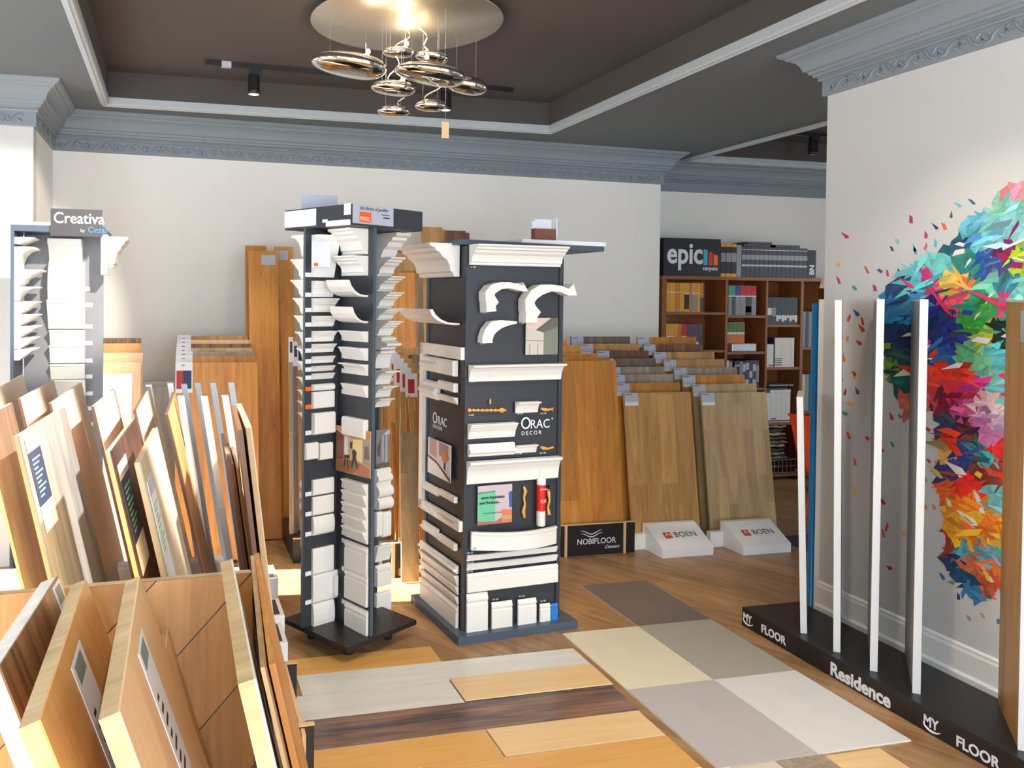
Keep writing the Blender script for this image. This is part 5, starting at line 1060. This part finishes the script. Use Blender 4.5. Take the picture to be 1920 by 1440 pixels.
for i in range(9):
    t = thing('fabric_sample', '%s folded %s fabric swatch from the bottom of the lowest shelf pile' % (ORD[i], ['grey', 'taupe', 'dark', 'beige', 'grey', 'brown', 'light', 'slate', 'sand'][i]), 'fabric sample', (L0.x+1.11+rn.uniform(0, .02), L0.y+.03, z+.14+.036*i), rn.uniform(-.06, .06), 'folded fabric swatches')
    wd_ = rn.uniform(.2, .29)-.009*i; mb = MB(); N_ = 10
    mb.prism([(wd_*k/N_, 0, .016+.006*sin(k*1.3+i)) for k in range(N_+1)]+[(wd_+.008, 0, .008)]+[(wd_*(N_-k)/N_, 0, .003*sin(k*.9+i)+.0) for k in range(N_+1)], (0, 0, 0), (0, .2, 0))
    mb.build('folded_cloth', M('cloth_%d' % i, [(120, 116, 110), (150, 134, 112), (70, 64, 60), (178, 164, 136), (128, 124, 116), (104, 84, 66), (186, 178, 160), (88, 86, 84), (160, 142, 118)][i], .9), t)
t = thing('wire_basket', 'wire basket holding the fabric swatches on the lowest shelf', 'basket', (L0.x+1.11, L0.y+.01, z+.001)); m = MB()
for h_ in (.01, .07, .13): m.tube([(0, 0, h_), (.31, 0, h_), (.31, .22, h_), (0, .22, h_), (0, 0, h_)], .003, 5)
for k in range(8): m.tube([(.31*k/7, 0, .01), (.31*k/7, 0, .13)], .002, 5)
m.build('wire_frame', ALU, t)
z = lev[3][0]
row(1.49, z+.001, [.03, .03, .035, .028, .055, .03, .03, .03], .33, [GRYC, DGR, GRYC, DGR, PINK, GRYC, DGR, GRYC], ['grey swatch book', 'slate swatch book', 'grey swatch book', 'slate swatch book', 'pink swatch book', 'grey swatch book', 'slate swatch book', 'grey swatch book'], 'on top shelf, right bay', 'swatch books in the right bay')
z = lev[3][1]
row(1.49, z+.001, [.035, .04, .035, .045, .04, .04], .34, [M('patterned_cover', (206, 196, 160), .5, noise=.5, ns=60), M('patterned_cover_teal', (120, 160, 150), .5, noise=.5, ns=50), M('patterned_cover_blue', (60, 86, 130), .5, noise=.4, ns=40), NAVY], 'patterned fabric book', 'on second shelf, right bay', 'patterned fabric books')
# on top of the bookcase
z = TOPZ+.001
s0, s1 = aty(1245, 516, YB-.0), aty(1353, 450, YB)
t = thing('carpet_sign', 'black box sign with white lettering and coloured bars on the bookcase', 'sign', (s0.x, YB+.01, z)); ws_, hs_ = s1.x-s0.x, .335
MB().box((0, 0, 0), (ws_, .22, hs_)).build('sign_body', BLKC, t)
text('epic', .26, CARD, t, (.03, -.002, .115), FRONT, bold=.006, sx=.86); text('carpets', .052, CARD, t, (.395, -.002, .055), FRONT, bold=.0012); text('°', .05, CARD, t, (.372, -.002, .2), FRONT)
for i, (m, h_) in enumerate(((M('cyan_bar', (64, 176, 196), .4), .145), (M('red_bar', (226, 44, 40), .4), .125), (M('orange_bar', (240, 130, 30), .4), .10))):
    x = .40+i*.052; MB().prism([(x, -.003, .10), (x+.042, -.003, .10), (x+.042, -.003, .10+h_-.012), (x, -.003, .10+h_)], (0, 0, 0), (0, .002, 0)).build('coloured_bar', m, t)
x = s1.x-L0.x+.01
for i in range(3):
    book(x, z, .052, .30, .22, BLKC, 'black book with amber ends, %s beside the lettered sign' % ORD[i], 'black and amber books', bands=[(.9, 1, YEL), (0, .1, YEL), (.45, .72, GRYC)][:3], y=.02); x += .055
book(x, z, .05, .29, .22, GRYC, 'plain grey book between the amber ended and the slate books', 'single grey book'); x += .053
xs = x
for i in range(15):
    w_ = .047; book(x, z, w_-.002, .275, .22, DGR, 'slate sample book on top of the bookcase, %s from the grey one' % ORD[i], 'slate sample books on the bookcase', bands=[(.90, .915, WHC), (.58, .74, GRYC), (.36, .42, GCARD)]); x += w_
t = book(x, z, .095, .26, .22, BLKC, 'broad black book with big white letters at the right end', 'single black book'); text('BN', .07, CARD, t, (.072, -.0015, .03), (R(90), R(-90), 0), bold=.002)
for i, (dx, w_, hh) in enumerate(((.02, .34, .022), (.06, .26, .022), (.30, .32, .024))):
    book(xs+dx, z+.277+(.024*(i == 1)), w_, hh, .21, DGR, 'slate book lying flat on the upright slate books, %s one' % ['lower left', 'upper left', 'right'][i], 'slate books lying flat', bands=[(.2, .8, GRYC)] if 0 else ())

# ================================================================ ORANGE CHAIR, PAPER BIN, LAMP
a = atz(1500, 990)
OR_ = M('orange_plastic', (238, 74, 18), .35)
q = aty(1512, 800, 4.6); t = thing('orange_chair', 'bright orange moulded chair partly hidden behind the blue pole', 'chair', (q.x+.33, 4.6, 0), R(-84))
def shell(pts, hw, th, name):
    mb = MB(); vs = []; k = len(pts)
    for (y, z_) in pts:
        for s_ in (-1, -.6, 0, .6, 1): vs.append((hw*s_, y-.04*abs(s_)**2, z_)); 
    mb.add(vs, [(i*5+j, i*5+j+1, i*5+6+j, i*5+5+j) for i in range(k-1) for j in range(4)], 0, True); o = mb.build(name, OR_, t); m = o.modifiers.new('solid', 'SOLIDIFY'); m.thickness = th; return o
shell([(.22, .46), (.0, .43), (-.14, .44), (-.19, .48)], .21, .012, 'seat'); shell([(-.20, .47), (-.23, .56), (-.27, .72), (-.31, .86), (-.33, .88)], .15, .012, 'backrest')
for sx in (-1, 1):
    for sy in (.18, -.16): MB().tube([(sx*.15, sy*.8, .43), (sx*.2, sy*1.15, 0)], [.014, .011], 8).build('leg', OR_, t)
q = aty(1540, 812, 5.9); t = thing('paint_bucket', 'tall dark container with white lid and orange rim behind the chair', 'container', (q.x+.10, 5.95, 0))
MB().lathe([(0, 0), (.13, 0), (.14, .3), (.14, q.z-.05)], (0, 0, 0), 28).build('container_body', BLKC, t); MB().lathe([(.142, q.z-.05), (.145, q.z-.01), (.142, q.z-.01)], (0, 0, 0), 28).build('orange_rim', OR_, t); MB().lathe([(.145, q.z-.012), (.145, q.z), (0, q.z+.004)], (0, 0, 0), 28).build('white_lid', WHT2, t)
q = aty(1560, 540, 4.4); t = thing('floor_lamp', 'floor lamp with cream cone shade just behind the mural wall end', 'floor lamp', (q.x+.13, 4.4, 0))
MB().lathe([(0, 0), (.14, 0), (.14, .02), (.02, .03)], (0, 0, 0), 24).build('lamp_base', BLK, t); MB().tube([(0, 0, .03), (0, 0, q.z+.1)], .012, 10).build('pole', BLK, t)
MB().lathe([(.17, q.z), (.11, q.z+.22), (.108, q.z+.22), (.168, q.z)], (0, 0, 0), 32).build('lamp_shade', M('cream_shade', (226, 218, 198), .8), t)
